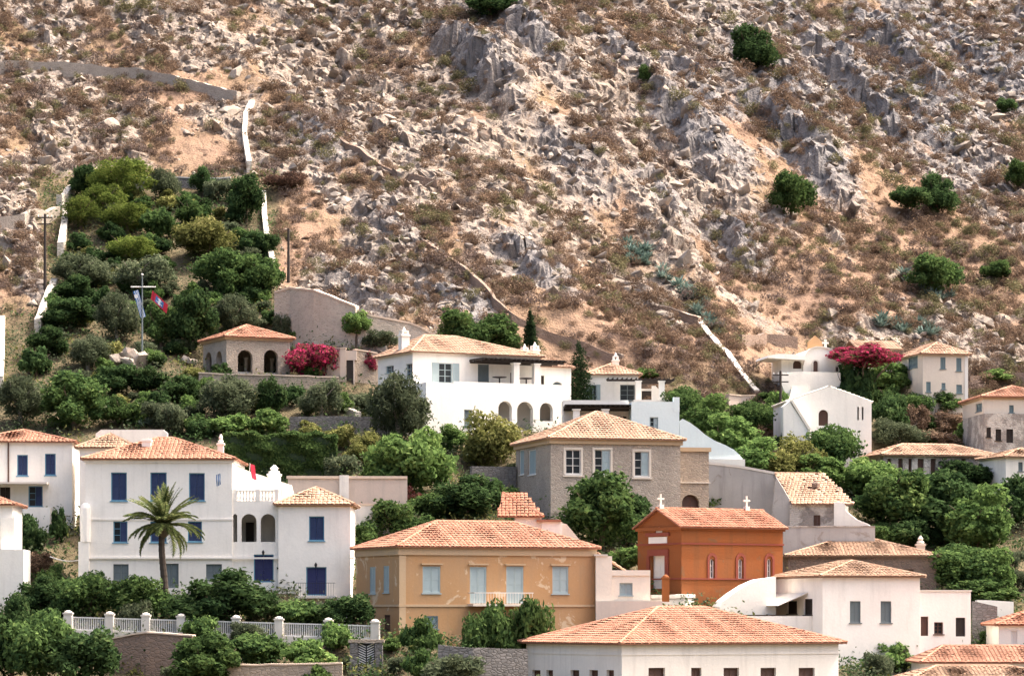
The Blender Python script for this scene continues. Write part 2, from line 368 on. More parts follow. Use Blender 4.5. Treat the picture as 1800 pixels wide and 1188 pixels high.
class House:
    def __init__(s, name, label, cat, A, D, B, base, C=None, L=8.0, yaw=0.0, group=None, pad=True, padfront=2.0):
        xA = (A - 900) / F * D; a = yaw
        if C is not None:
            for _ in range(40):
                xf = (C - 900) / F * (D + L*math.cos(a)); a = math.asin(max(-0.95, min(0.95, (xA - xf) / L)))
        k = (B - 900) / F; tt = (k*D - xA) / (math.cos(a) - k*math.sin(a))
        s.W, s.L, s.a = abs(tt), L, a
        ox, oy = (xA, D) if tt > 0 else (xA + tt*math.cos(a), D + tt*math.sin(a))
        zb = ZC + (HZ - base) / F * D
        s.o = Vector((ox, oy, zb)); s.root = empty(name, s.o, a); tag(s.root, label, cat, group)
        s.Ri = Matrix.Rotation(-a, 3, 'Z'); s.rng = random.Random(name + label)
        if pad: PADS.append((ox, oy, a, s.W, L, zb - 0.05, padfront))
    def loc(s, px, py, face='F', off=0.0):
        c = s.Ri @ (Vector((0, 0, ZC)) - s.o); d = s.Ri @ Vector(((px - 900) / F, 1, (HZ - py) / F))
        if face == 'F': t = (off - c.y) / d.y
        else: t = (off - c.x) / d.x
        return c + d*t
    def x(s, px, y=0.0): return s.loc(px, HZ, 'F', y).x
    def z(s, py, px=None, y=0.0):
        if px is None:
            w = s.root.location; px = 900 + F * (w.x + math.cos(s.a)*s.W/2) / (w.y + math.sin(s.a)*s.W/2)
        return s.loc(px, py, 'F', y).z
    def frame(s, face, x0, x1, y0, y1):
        return {'F': (Vector((x0, y0, 0)), X_, -Y_), 'R': (Vector((x1, y0, 0)), Y_, X_),
                'B': (Vector((x1, y1, 0)), -X_, Y_), 'L': (Vector((x0, y1, 0)), -Y_, -X_)}[face]
    def block(s, name, mat, x0, x1, y0, y1, z1, ops=(), z0=-3.0, top=True, gable=None, faces='FRBL'):
        """ops: (face, px0, py0, px1, py1, style[, dict])"""
        by = {f: [] for f in 'FRBL'}
        for o in ops:
            f, a, b, c, d, st = o[:6]; ex = o[6] if len(o) > 6 else {}
            off = {'F': y0, 'L': x0, 'R': x1}[f]
            p, q = s.loc(a, b, f, off), s.loc(c, d, f, off); pm = s.loc((a+c)/2, b, f, off); qm = s.loc((a+c)/2, d, f, off)
            tf = {'F': lambda v: v.x - x0, 'R': lambda v: v.y - y0, 'L': lambda v: y1 - v.y}[f]
            t0, t1 = sorted((tf(p), tf(q))); w = (x1 - x0) if f == 'F' else (y1 - y0)
            t0, t1 = max(0.05, t0), min(w - 0.05, t1)
            if t1 - t0 < 0.1: continue
            e = dict(t0=t0, t1=t1, z0=max(qm.z, z0 + 0.05), z1=min(pm.z, z1 - 0.03), style=st, arch=False, rev=0.2); e.update(ex); by[f].append(e)
        mb = MB()
        for f in faces:
            fr = s.frame(f, x0, x1, y0, y1); mb.O, mb.U, mb.N = fr
            wall_panel(mb, (x1 - x0) if f in 'FB' else (y1 - y0), z0, z1, by[f])
        mb.O, mb.U, mb.N = Vector((0, 0, 0)), X_, Y_
        if top: mb.poly([(x0, y0, z1), (x1, y0, z1), (x1, y1, z1), (x0, y1, z1)])
        if gable:                           # ('x', rise): ridge along x, triangles on the left and right walls; ('y', rise): on front and back
            ax, rs = gable
            if ax == 'x':
                for x in (x0, x1): mb.poly([(x, y0, z1), (x, y1, z1), (x, (y0+y1)/2, z1 + rs)])
            else:
                for y in (y0, y1): mb.poly([(x0, y, z1), (x1, y, z1), ((x0+x1)/2, y, z1 + rs)])
        w = mb.build(name, mat, s.root)
        for f in 'FRL':
            for o in by[f]: fill_opening(s, s.frame(f, x0, x1, y0, y1), o)
        return w
    def roof(s, planes, ridges, mat, name='roof', miss=0.0, th=0.10):
        rb = MB(); tb = MB(); cb = MB()
        for pl in planes:
            pl = [Vector(p) for p in pl]
            rb.poly(pl, 0.6, raw=True)
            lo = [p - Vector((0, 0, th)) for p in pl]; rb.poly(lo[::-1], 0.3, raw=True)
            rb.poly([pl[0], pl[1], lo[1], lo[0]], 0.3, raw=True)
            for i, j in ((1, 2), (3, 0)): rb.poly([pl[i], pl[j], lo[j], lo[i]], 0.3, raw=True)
            tile_plane(tb, pl[0], pl[1], pl[2], pl[3], s.rng, miss=miss)
        r = rb.build(name, mat, s.root)
        tb.build('roof_tiles', mat, r, kind='stuff')
        for p, q in ridges: ridge_caps(cb, p, q, s.rng)
        if ridges: cb.build('ridge_cap', mat, r)
        return r
    def hip(s, x0, x1, y0, y1, z, rise, mat, ov=0.35, inl=None, inr=None, **kw):
        x0, x1, y0, y1 = x0 - ov, x1 + ov, y0 - ov, y1 + ov; zr = z + rise
        A, B, C, D = (x0, y0, z), (x1, y0, z), (x1, y1, z), (x0, y1, z)
        if x1 - x0 >= y1 - y0:
            ym = (y0 + y1) / 2; h = (y1 - y0) / 2
            R, S = (x0 + (h if inl is None else inl), ym, zr), (x1 - (h if inr is None else inr), ym, zr)
            pl = [(A, B, S, R), (C, D, R, S), (D, A, R, R), (B, C, S, S)]
            rg = [(R, S), (A, R), (D, R), (B, S), (C, S)]
        else:
            xm = (x0 + x1) / 2; h = (x1 - x0) / 2
            R, S = (xm, y0 + (h if inl is None else inl), zr), (xm, y1 - (h if inr is None else inr), zr)
            pl = [(D, A, R, S), (B, C, S, R), (A, B, R, R), (C, D, S, S)]
            rg = [(R, S), (A, R), (B, R), (C, S), (D, S)]
        return s.roof(pl, rg, mat, **kw)
    def gable_x(s, x0, x1, y0, y1, z, rise, mat, ov=0.3, **kw):
        dz = rise / ((y1 - y0) / 2) * ov; x0 -= ov; x1 += ov; ym = (y0 + y1) / 2; zr = z + rise + 0.06; z0 = z - dz + 0.06
        R, S = (x0, ym, zr), (x1, ym, zr)
        return s.roof([((x0, y0-ov, z0), (x1, y0-ov, z0), S, R), ((x1, y1+ov, z0), (x0, y1+ov, z0), R, S)], [(R, S)], mat, **kw)
    def gable_y(s, x0, x1, y0, y1, z, rise, mat, ov=0.3, **kw):
        dz = rise / ((x1 - x0) / 2) * ov; y0 -= ov; y1 += ov; xm = (x0 + x1) / 2; zr = z + rise + 0.06; z0 = z - dz + 0.06
        R, S = (xm, y0, zr), (xm, y1, zr)
        return s.roof([((x0-ov, y1, z0), (x0-ov, y0, z0), R, S), ((x1+ov, y0, z0), (x1+ov, y1, z0), S, R)], [(R, S)], mat, **kw)
    def ring(s, name, mat, x0, x1, y0, y1, z0, z1, out):
        mb = MB()
        mb.box(x0-out, x1+out, y0-out, y0+0.02, z0, z1); mb.box(x0-out, x1+out, y1-0.02, y1+out, z0, z1)
        mb.box(x0-out, x0+0.02, y0+0.02, y1-0.02, z0, z1); mb.box(x1-0.02, x1+out, y0+0.02, y1-0.02, z0, z1)
        return mb.build(name, mat, s.root)
    def chimney(s, x, y, z0, z1, w=0.55, mat='white', style='pots'):
        mb = MB(); h = w/2
        mb.box(x-h, x+h, y-h, y+h, z0, z1)
        mb.box(x-h-0.07, x+h+0.07, y-h-0.07, y+h+0.07, z1 - 0.16, z1 - 0.04)
        if style == 'pots':
            for dx, dy in ((-1, -1), (1, -1), (1, 1), (-1, 1)):
                mb.box(x+dx*h*0.62-0.09, x+dx*h*0.62+0.09, y+dy*h*0.62-0.09, y+dy*h*0.62+0.09, z1, z1 + 0.22)
            mb.box(x-h*0.9, x+h*0.9, y-h*0.9, y+h*0.9, z1 + 0.22, z1 + 0.30)
            mb.lathe((x, y), [(h*0.55, z1+0.30), (h*0.35, z1+0.45), (0.04, z1+0.62)], 8)
        elif style == 'finial':
            mb.lathe((x, y), [(h*0.8, z1), (h*0.95, z1+0.12), (h*0.5, z1+0.22), (h*0.7, z1+0.36), (0.05, z1+0.6)], 8)
        return mb.build('chimney', M[mat], s.root)
    def part(s, name, mat): return _Part(s, name, mat)
class _Part(MB):
    def __init__(s, H, name, mat): super().__init__(); s.H, s.nm, s.mat = H, name, M[mat]
    def done(s, **kw): return s.build(s.nm, s.mat, s.H.root, **kw)
# ------------------------------------------------------------------ the buildings, front row first
V_ = {'arch': True}
def white_mansion():
    H = House('white_mansion', 'three-storey white mansion with blue shutters and three-arched loggia behind the palm', 'mansion', 150, 220, 408, 1052, L=9)
    ze = H.z(806, 280); W = H.W
    sb = 'shut:blue'
    H.block('wall', M['white'], 0, W, 0, 9, ze, [
        ('F', 195, 830, 223, 880, sb), ('F', 264, 830, 293, 880, sb), ('F', 332, 831, 360, 880, sb),
        ('F', 199, 916, 224, 953, 'half:blue'), ('F', 264, 916, 293, 953, sb), ('F', 330, 916, 355, 952, sb),
        ('F', 199, 991, 226, 1022, 'shut:grey'), ('F', 288, 990, 314, 1033, 'doorshut:grey'), ('F', 362, 991, 390, 1018, 'shut:grey')])
    H.ring('cornice', M['white'], 0, W, 0, 9, ze - 0.28, ze - 0.02, 0.12)
    H.hip(0, W, 0, 9, ze, H.z(770, 285, 4.5) - ze, M['tile_orange'], ov=0.28)
    H.ring('string_course', M['white'], 0, W, 0, 9, H.z(914, 280), H.z(911, 280), 0.06)
    p = H.part('ledge', 'white'); p.box(-0.4, W + 8.4, -0.14, -0.003, H.z(982, 280), H.z(979, 280)); p.done()
    # rounded buttress at the left corner
    p = H.part('buttress', 'white'); z1, z2, z3 = H.z(952, 150), H.z(893, 150), H.z(884, 150)
    p.box(-0.42, 0.3, -0.45, -0.003, -3, z1 - 0.002); p.lathe((0.05, -0.2), [(0.36, z1), (0.36, z2), (0.28, z3 - 0.12), (0.12, z3)], 10)
    p.box(-0.4, -0.003, -0.003, 9, -3, z1); p.done()
    H.chimney(H.x(258, 2.6), 2.6, ze + 0.4, H.z(772, 258, 2.6), 0.62, 'white', 'plain')
    H.chimney(H.x(388, 3.0), 3.0, ze + 0.2, H.z(778, 388, 3.0), 0.42, 'warm', 'finial')
    # loggia between the main block and the wing
    xa, xb, zp = W + 0.003, H.x(490, 0.1), H.z(880, 450)
    ar = {'arch': True, 'rev': 0.35}
    H.block('loggia_wall', M['white'], xa, xb, 0.12, 4.2, zp, [('F', 396, 903, 417, 952, 'void', ar), ('F', 424, 903, 451, 952, 'void', ar),
        ('F', 458, 903, 484, 952, 'void', ar), ('F', 446, 974, 481, 1023, 'doorshut:navy')], z0=-3)
    p = H.part('loggia_floor', 'warm'); p.box(xa + 0.05, xb - 0.05, 0.5, 4.1, H.z(956, 450) - 0.2, H.z(956, 450)); p.done()
    p = H.part('loggia_back_door', 'dark'); p.box(H.x(432, 3.9), H.x(446, 3.9), 3.95, 4.1, H.z(956, 450), H.z(915, 440)); p.done()
    p = H.part('balustrade', 'white'); zt = H.z(861, 450)
    p.box(xa, xb, 0.12, 0.34, zt - 0.1, zt); x = xa + 0.1
    while x < xb - 0.15:
        p.lathe((x, 0.23), [(0.05, zp), (0.09, zp + 0.18), (0.04, zp + 0.42), (0.07, zt - 0.1)], 6); x += 0.22
    for x in (xa, (xa + xb)/2, xb - 0.3): p.box(x, x + 0.3, 0.1, 0.38, zp + 0.002, zt + 0.06)
    p.done()
    p = H.part('gable_wall', 'white'); y = 4.0
    p.prism([(H.x(403, y), zp), (H.x(520, y), zp), (H.x(512, y), H.z(852, 512, y)), (H.x(440, y), H.z(829, 440, y)), (H.x(412, y), H.z(817, 412, y)), (H.x(403, y), H.z(817, 403, y))], y, y + 0.4); p.done()
    H.chimney(H.x(482, 3.5), 3.5, zp, H.z(832, 482, 3.5), 0.85, 'bright', 'finial')
    # wing on the right
    xw0, xw1, zw = xb + 0.004, H.x(616, -0.25), H.z(886, 550)
    H.block('wing_wall', M['white'], xw0, xw1, -0.25, 6.2, zw, [('F', 543, 907, 570, 950, sb), ('F', 538, 996, 574, 1046, 'doorshut:navy'), ('F', 549, 1064, 571, 1098, 'doorshut:grey')])
    H.hip(xw0, xw1, -0.25, 6.2, zw, H.z(857, 542, 3) - zw, M['tile_pale'], ov=0.3)
    H.ring('wing_cornice', M['palestucco'], xw0, xw1, -0.25, 6.2, zw - 0.16, zw - 0.02, 0.14)
    p = H.part('balcony_slab', 'warm'); zb = H.z(1047, 555); p.box(H.x(520), H.x(592), -1.1, -0.253, zb - 0.16, zb); p.done()
    p = H.part('balcony_railing', 'iron'); x0, x1 = H.x(522), H.x(590); zt = H.z(1024, 555)
    p.box(x0, x1, -1.08, -1.05, zt - 0.03, zt); k = x0
    while k <= x1: p.box(k, k + 0.018, -1.07, -1.052, zb, zt - 0.03); k += 0.16
    for x in (x0, x1): p.box(x - 0.01, x + 0.01, -1.05, -0.26, zt - 0.03, zt)
    p.done()
    for px, py in ((463, 968), (556, 990)):
        p = H.part('wall_lamp', 'iron'); x, z, y = H.x(px), H.z(py, px), (0.12 if px < 490 else -0.25)
        p.box(x - 0.02, x + 0.02, y - 0.35, y - 0.002, z, z + 0.04); p.lathe((x, y - 0.35), [(0.04, z - 0.3), (0.11, z - 0.08), (0.03, z + 0.06)], 7); p.done()
    return H
MANSION = white_mansion()

def yellow_house():
    H = House('yellow_house', 'two-storey yellow ochre house with pale blue shutters and balcony', 'house', 702, 211, 1046, 1140, C=626, L=8.5)
    W, L = H.W, H.L; ze = H.z(961, 870)
    pb = 'shut:pale'; dd = {'rev': 0.12}
    H.block('wall', M['yellow'], 0, W, 0, L, ze, [
        ('F', 743, 995, 774, 1042, pb, dd), ('F', 826, 996, 855, 1060, 'doorshut:pale', dd), ('F', 890, 995, 920, 1060, 'doorshut:pale', dd), ('F', 971, 995, 999, 1043, pb, dd),
        ('F', 745, 1082, 770, 1105, 'shut:teal', dd), ('F', 880, 1085, 905, 1130, 'door:brown', dd),
        ('L', 650, 996, 660, 1043, pb, dd), ('L', 674, 994, 684, 1041, pb, dd), ('L', 676, 1080, 686, 1110, 'door:brown', dd)])
    H.ring('cornice', M['palestucco'], 0, W, 0, L, H.z(976, 870), ze - 0.02, 0.10)
    H.ring('string_course', M['palestucco'], 0, W, 0, L, H.z(1066, 870), H.z(1062, 870), 0.07)
    for x in (0.0,):
        p = H.part('corner_pilaster', 'palestucco'); p.box(x - 0.02, x + 0.44, -0.05, -0.002, -2.9, H.z(977, 870)); p.done()
    H.hip(0, W, 0, L, ze, H.z(917, 840, L/2) - ze, M['tile_orange'], ov=0.3)
    for px0, px1 in ((740, 777), (823, 858), (887, 923), (968, 1002)):
        p = H.part('lintel_hood', 'palestucco'); p.box(H.x(px0), H.x(px1), -0.14, -0.002, H.z(993, 870), H.z(990.5, 870)); p.done()
    zb = H.z(1061, 875); p = H.part('balcony_slab', 'cream'); p.box(H.x(822), H.x(930), -1.0, -0.003, zb - 0.15, zb); p.done()
    p = H.part('balcony_railing', 'whitepaint'); zt = H.z(1041, 875); x0, x1 = H.x(824), H.x(928)
    p.box(x0, x1, -0.98, -0.93, zt - 0.05, zt); k = x0
    while k <= x1: p.box(k, k + 0.02, -0.965, -0.945, zb, zt - 0.05); k += 0.2
    for x in (x0, x1): p.box(x - 0.02, x + 0.02, -0.93, -0.003, zt - 0.05, zt)
    p.done()
    return H
yellow_house()

def front_house():
    H = House('front_house', 'wide house with broad orange hip roof at the bottom edge below the church', 'house', 1093, 197, 1474, 1290, C=925, L=12.5, padfront=4)
    W, L = H.W, H.L; ze = H.z(1129, 1280)
    vb = {'rev': 0.3}
    ops = [('F', a, 1173, b, 1205, 'shut:brown', vb) for a, b in ((1140, 1169), (1215, 1233), (1272, 1299), (1337, 1364), (1404, 1432))]
    ops += [('L', a, 1177, b, 1205, 'shut:brown', vb) for a, b in ((935, 950), (960, 972), (1003, 1018), (1036, 1051), (1066, 1079))]
    H.block('wall', M['warm'], 0, W, 0, L, ze, ops, z0=-1)
    H.ring('cornice', M['brown'], 0, W, 0, L, ze - 0.12, ze - 0.02, 0.22)
    H.ring('string_course', M['warm'], 0, W, 0, L, ze - 0.75, ze - 0.66, 0.05)
    H.hip(0, W, 0, L, ze, H.z(1067, 1190, L/2) - ze, M['tile_orange'], ov=0.4)
    return H
front_house()

def ochre_church():
    H = House('ochre_church', 'small burnt-ochre church with red-framed arched windows and orange tile roof', 'church', 1198, 224, 1376, 1046, C=1121, L=5.6)
    W, L = H.W, H.L; ze = H.z(925, 1290); rise = H.z(897, 1250, L/2) - ze
    lat = {'arch': True, 'rev': 0.25, 'frame': 'whitepaint', 'sill': False}
    H.block('wall', M['ochre'], 0, W, 0, L, ze, [('F', 1247, 982, 1256, 1016, 'glass:whitepaint', lat), ('F', 1297, 982, 1306, 1017, 'glass:whitepaint', lat), ('F', 1348, 982, 1356, 1015, 'glass:whitepaint', lat),
        ('L', 1145, 976, 1168, 1034, 'door:whitepaint', {'rev': 0.3}), ('L', 1152, 924, 1164, 936, 'door:whitepaint', {'arch': True, 'rev': 0.15})], gable=('x', rise))
    H.gable_x(0, W, 0, L, ze, rise, M['tile_red'], ov=0.3)
    H.ring('cornice', M['ochre'], 0, W, 0, L, ze - 0.3, ze - 0.05, 0.14)
    H.ring('upper_string_course', M['oxide'], 0, W, 0, L, H.z(957.5, 1290), H.z(954.5, 1290), 0.07)
    H.ring('lower_string_course', M['oxide'], 0, W, 0, L, H.z(1018.5, 1290), H.z(1016, 1290), 0.07)
    for a, b in ((1243, 1260), (1293, 1310.5), (1343.5, 1361)):
        p = H.part('window_surround', 'oxide'); x0, x1 = H.x(a), H.x(b); xm = (x0+x1)/2; R = (x1-x0)/2; r = R*0.55; z0, z1 = H.z(1019, 1290), H.z(983, 1290)
        out = [(x0, z0), (x0, z1)] + [(xm - R*math.cos(k*math.pi/10), z1 + R*1.1*math.sin(k*math.pi/10)) for k in range(1, 10)] + [(x1, z1), (x1, z0)]
        inn = [(xm - r, z0), (xm - r, z1)] + [(xm - r*math.cos(k*math.pi/10), z1 + r*1.1*math.sin(k*math.pi/10)) for k in range(1, 10)] + [(xm + r, z1), (xm + r, z0)]
        for k in range(len(out) - 1):
            for n0 in (-0.06,): p.poly([(out[k][0], n0, out[k][1]), (out[k+1][0], n0, out[k+1][1]), (inn[k+1][0], n0, inn[k+1][1]), (inn[k][0], n0, inn[k][1])])
            p.poly([(out[k][0], -0.06, out[k][1]), (out[k+1][0], -0.06, out[k+1][1]), (out[k+1][0], 0, out[k+1][1]), (out[k][0], 0, out[k][1])])
            p.poly([(inn[k][0], -0.06, inn[k][1]), (inn[k+1][0], -0.06, inn[k+1][1]), (inn[k+1][0], 0, inn[k+1][1]), (inn[k][0], 0, inn[k][1])])
        p.done()
    # porch trim on the gable
    fl = lambda px, py: H.loc(px, py, 'L', 0)
    def trim(name, mat, a, b, c, d, out):
        p0, p1 = fl(a, b), fl(c, d); y0, y1 = sorted((p0.y, p1.y)); z0, z1 = sorted((p0.z, p1.z))
        p = H.part(name, mat); p.box(-out, -0.003, y0, y1, z0, z1); p.done()
    trim('inscription_panel', 'whitepaint', 1141, 944, 1173, 955, 0.05)
    trim('door_lintel', 'oxide', 1140, 966, 1176, 976, 0.12)
    trim('door_jamb', 'oxide', 1170, 976, 1176, 1034, 0.1); trim('door_jamb', 'oxide', 1138, 976, 1143, 1034, 0.1)
    trim('gable_moulding', 'oxide', 1137, 937, 1178, 941, 0.14)
    for k in (0, W):
        p = H.part('cross', 'coping'); z = ze + rise + 0.15; y = L/2; x = k + (0.1 if k == 0 else -1.2)
        p.box(x - 0.18, x + 0.18, y - 0.18, y + 0.18, z - 0.1, z + 0.2); p.box(x - 0.06, x + 0.06, y - 0.06, y + 0.06, z + 0.2, z + 0.95); p.box(x - 0.3, x + 0.3, y - 0.05, y + 0.05, z + 0.55, z + 0.68); p.done()
    return H
ochre_church()

def gate_post():
    o = at(1170, 1042, 221); t = empty('gate_post', o); tag(t, 'short ochre gate post beside the church door', 'post')
    mb = MB(); mb.box(-0.25, 0.25, -0.25, 0.25, -0.6, 1.0); mb.box(-0.31, 0.31, -0.31, 0.31, 1.0, 1.1); mb.lathe((0, 0), [(0.24, 1.1), (0.2, 1.2), (0.03, 1.3)], 8); mb.build('shaft', M['ochre'], t)
gate_post()

def small_white_house():
    H = House('small_white_house', 'low cream-white annexe with flat parapet and small grey window right of the yellow house', 'house', 1047, 216, 1143, 1085, L=5)
    W = H.W
    zt = H.z(1003, 1110); xm = H.x(1076)
    H.block('wall', M['creamwhite'], xm, W, 0, 5, zt, [('F', 1089, 1024, 1112, 1046, 'shut:pale')])
    zl = H.z(977, 1060); H.block('tall_wall', M['creamwhite'], 0, xm - 0.004, -0.1, 4, zl)
    p = H.part('parapet', 'creamwhite'); p.box(xm, W, -0.08, -0.003, zt - 0.32, zt + 0.05); p.done()
    p = H.part('parapet_step', 'coping'); p.box(-0.1, xm - 0.3, -0.2, 0.8, zl + 0.002, zl + 0.12); p.done()
    H.roof([((xm + 0.9, 0.4, zt + 0.05), (xm + 0.9, 4.5, zt + 0.05), (xm - 1.1, 4.5, zl + 0.3), (xm - 1.1, 0.4, zl + 0.3))], [], M['tile_pale'])
    p = H.part('plinth', 'cream'); p.box(0, W + 0.8, -0.5, -0.11, -2, H.z(1056, 1095)); p.done()
small_white_house()

def back_cottage():
    H = House('back_cottage', 'small white cottage with orange roof squeezed between yellow house and stone mansion', 'house', 905, 225, 988, 985, L=5)
    W = H.W; zt = H.z(907, 940)
    H.block('wall', M['warm'], 0, H.x(952), 0, 5, zt)
    z2 = H.z(917, 965); H.block('annexe_wall', M['warm'], H.x(952) + 0.004, W, -0.3, 4, z2, [('F', 949.5, 931, 963, 941, 'shut:dark')])
    xl, xr = H.x(874), H.x(955)
    H.roof([((xl, -0.3, zt), (xr, -0.3, zt), (H.x(925, 3), 3, H.z(890, 915, 3)), (H.x(884, 3), 3, H.z(866, 884, 3)))], [((H.x(884, 3), 3, H.z(866, 884, 3)), (xr, -0.3, zt))], M['tile_red'])
    p = H.part('annexe_roof', 'tile_red'); p.box(H.x(943), H.x(986), -0.5, 4.2, z2 + 0.002, z2 + 0.16); p.done()
    p = H.part('buttress', 'cream'); p.prism([(W + 0.003, -2), (H.x(1030), -2), (H.x(1030), H.z(962, 1028)), (H.x(996), H.z(921, 996)), (W + 0.003, H.z(919, 990))], -0.2, 0.5); p.done()
back_cottage()

def right_white_house():
    H = House('awning_house', 'two-storey white house with tiled hip roof, awning and flat-roofed annexe', 'house', 1446, 219, 1617, 1175, C=1362, L=9.5)
    W, L = H.W, H.L; ze = H.z(1012, 1530)
    gs = 'shut:grey'
    H.block('wall', M['white'], 0, W, 0, L, ze, [('F', 1494, 1056, 1513, 1094, gs), ('F', 1548, 1056, 1567, 1094, gs),
        ('L', 1413, 1052, 1428, 1080, 'shut:dark'), ('L', 1384, 1056, 1401, 1078, 'shut:dark')])
    H.ring('cornice', M['brown'], 0, W, 0, L, ze - 0.12, ze - 0.02, 0.16)
    H.hip(0, W, 0, L, ze, H.z(986, 1485, L/2) - ze, M['tile_brown'], ov=0.32)
    z1 = H.z(1039, 1660); x1 = H.x(1708)
    H.block('annexe_wall', M['white'], W + 0.004, x1, 0.15, 6, z1, [('F', 1618.5, 1083, 1632, 1117, 'door:brown'), ('F', 1642, 1093, 1658, 1114, 'glass:brown'), ('F', 1680, 1085, 1697, 1118, 'doorshut:dark')])
    p = H.part('annexe_parapet', 'coping'); p.box(W + 0.004, x1 + 0.05, 0.08, 0.4, z1 + 0.002, z1 + 0.1); p.done()
    # awning on the left wall
    p0, p1 = H.loc(1345, 1042, 'L', 0), H.loc(1420, 1040, 'L', 0); za = H.z(1040, 1400)
    y0, y1 = sorted((p0.y, p1.y)); y1 = min(y1, L - 0.3)
    p = H.part('awning', 'awning'); p.prism([(-2.2, za - 0.95), (-2.2, za - 0.9), (-0.003, za), (-0.003, za - 0.07)], y0, y1); p.done()
    # curved white ramp wall running down to the left
    p = H.part('ramp_wall', 'bright'); y = L*0.55
    pts = [(1364, 1080), (1264, 1080), (1265, 1066), (1272, 1056), (1290, 1042), (1312, 1028), (1335, 1018), (1364, 1014)]
    p.prism([(H.x(a, y), H.z(b, a, y)) for a, b in pts], y, y + 1.6); p.done()
    p = H.part('terrace_wall', 'white'); p.box(H.x(1308, y - 3), -0.01, y - 3.2, y - 2.9, -3, H.z(1082, 1360, y - 3)); p.done()
right_white_house()

def brown_roof_house():
    H = House('brown_roof_house', 'brown rubble house with weathered lichen-brown roof behind the awning house', 'house', 1385, 239, 1646, 1050, L=9)
    W, L = H.W, H.L; ze = H.z(976, 1520)
    H.block('wall', M['stone_brown'], 0, W, 0, L, ze, [('F', 1582, 1000, 1606, 1012, 'shut:brown')])
    H.ring('cornice', M['stone_brown'], 0, W, 0, L, ze - 0.2, ze - 0.02, 0.15)
    H.hip(0, W, 0, L, ze, H.z(946, 1510, L/2) - ze, M['tile_brown'], ov=0.3)
    H.chimney(H.x(1618, 2.2), 2.2, ze, H.z(955, 1618, 2.2), 0.62, 'cream', 'finial')
brown_roof_house()

def stone_mansion():
    H = House('stone_mansion', 'tall grey stone mansion with three white-framed windows and pale orange roof', 'mansion', 968, 239, 1196, 925, C=907, L=10)
    W, L = H.W, H.L; ze = H.z(771, 1080)
    gw = {'rev': 0.16, 'frame': 'whitepaint'}
    H.block('wall', M['stone'], 0, W, 0, L, ze, [('F', 994, 790, 1021, 833, 'glass:whitepaint', gw), ('F', 1045, 790, 1073, 833, 'half:pale', gw), ('F', 1115, 793, 1141, 837, 'half:pale', gw),
        ('L', 929, 790, 942, 834, 'shut:pale', gw), ('L', 913, 790, 921, 834, 'shut:pale', gw)])
    H.ring('cornice', M['palestucco'], 0, W, 0, L, ze - 0.42, ze - 0.02, 0.16)
    for a, b, c, d in ((994, 790, 1021, 833), (1045, 790, 1073, 833), (1115, 793, 1141, 837)):
        p = H.part('window_surround', 'cream'); x0, x1, z0, z1 = H.x(a), H.x(c), H.z(d, a), H.z(b, a)
        p.box(x0 - 0.16, x0, -0.04, -0.002, z0, z1 + 0.18); p.box(x1, x1 + 0.16, -0.04, -0.002, z0, z1 + 0.18); p.box(x0, x1, -0.04, -0.002, z1, z1 + 0.18); p.box(x0 - 0.22, x1 + 0.22, -0.1, -0.002, z0 - 0.2, z0 - 0.08); p.done()
        p = H.part('relieving_arch', 'stone_warm'); xm = (x0+x1)/2; R = (x1-x0)/2 + 0.15; zz = z1 + 0.2
        p.prism([(xm - R*math.cos(k*math.pi/12), zz + R*0.8*math.sin(k*math.pi/12)) for k in range(13)], -0.03, -0.002); p.done()
    H.hip(0, W, 0, L, ze, H.z(724, 1030, L/2) - ze, M['tile_pale'], ov=0.35)
    # annexe on the right
    xa, xb, y0 = W + 0.004, H.x(1246, 1.2), 1.2; za = H.z(785, 1220)
    H.block('annexe_wall', M['stone_warm'], xa, xb, y0, 7, za, [('F', 1199, 869, 1229, 893, 'shut:brown', {'arch': True, 'rev': 0.4})])
    p = H.part('annexe_cornice', 'palestucco'); p.box(xa, xb + 0.15, y0 - 0.15, 7.1, za - 0.3, za + 0.004); p.done()
    p = H.part('annexe_ledge', 'cream'); zz = H.z(846, 1220); p.box(xa, xb + 0.1, y0 - 0.12, y0 - 0.002, zz - 0.08, zz); p.done()
    # lower wall running on to the left
    p = H.part('yard_wall', 'stone_dark'); y = L; p.box(H.x(826, y), H.x(905, y), y - 0.5, y, -3, H.z(820, 860, y)); p.done()
stone_mansion()

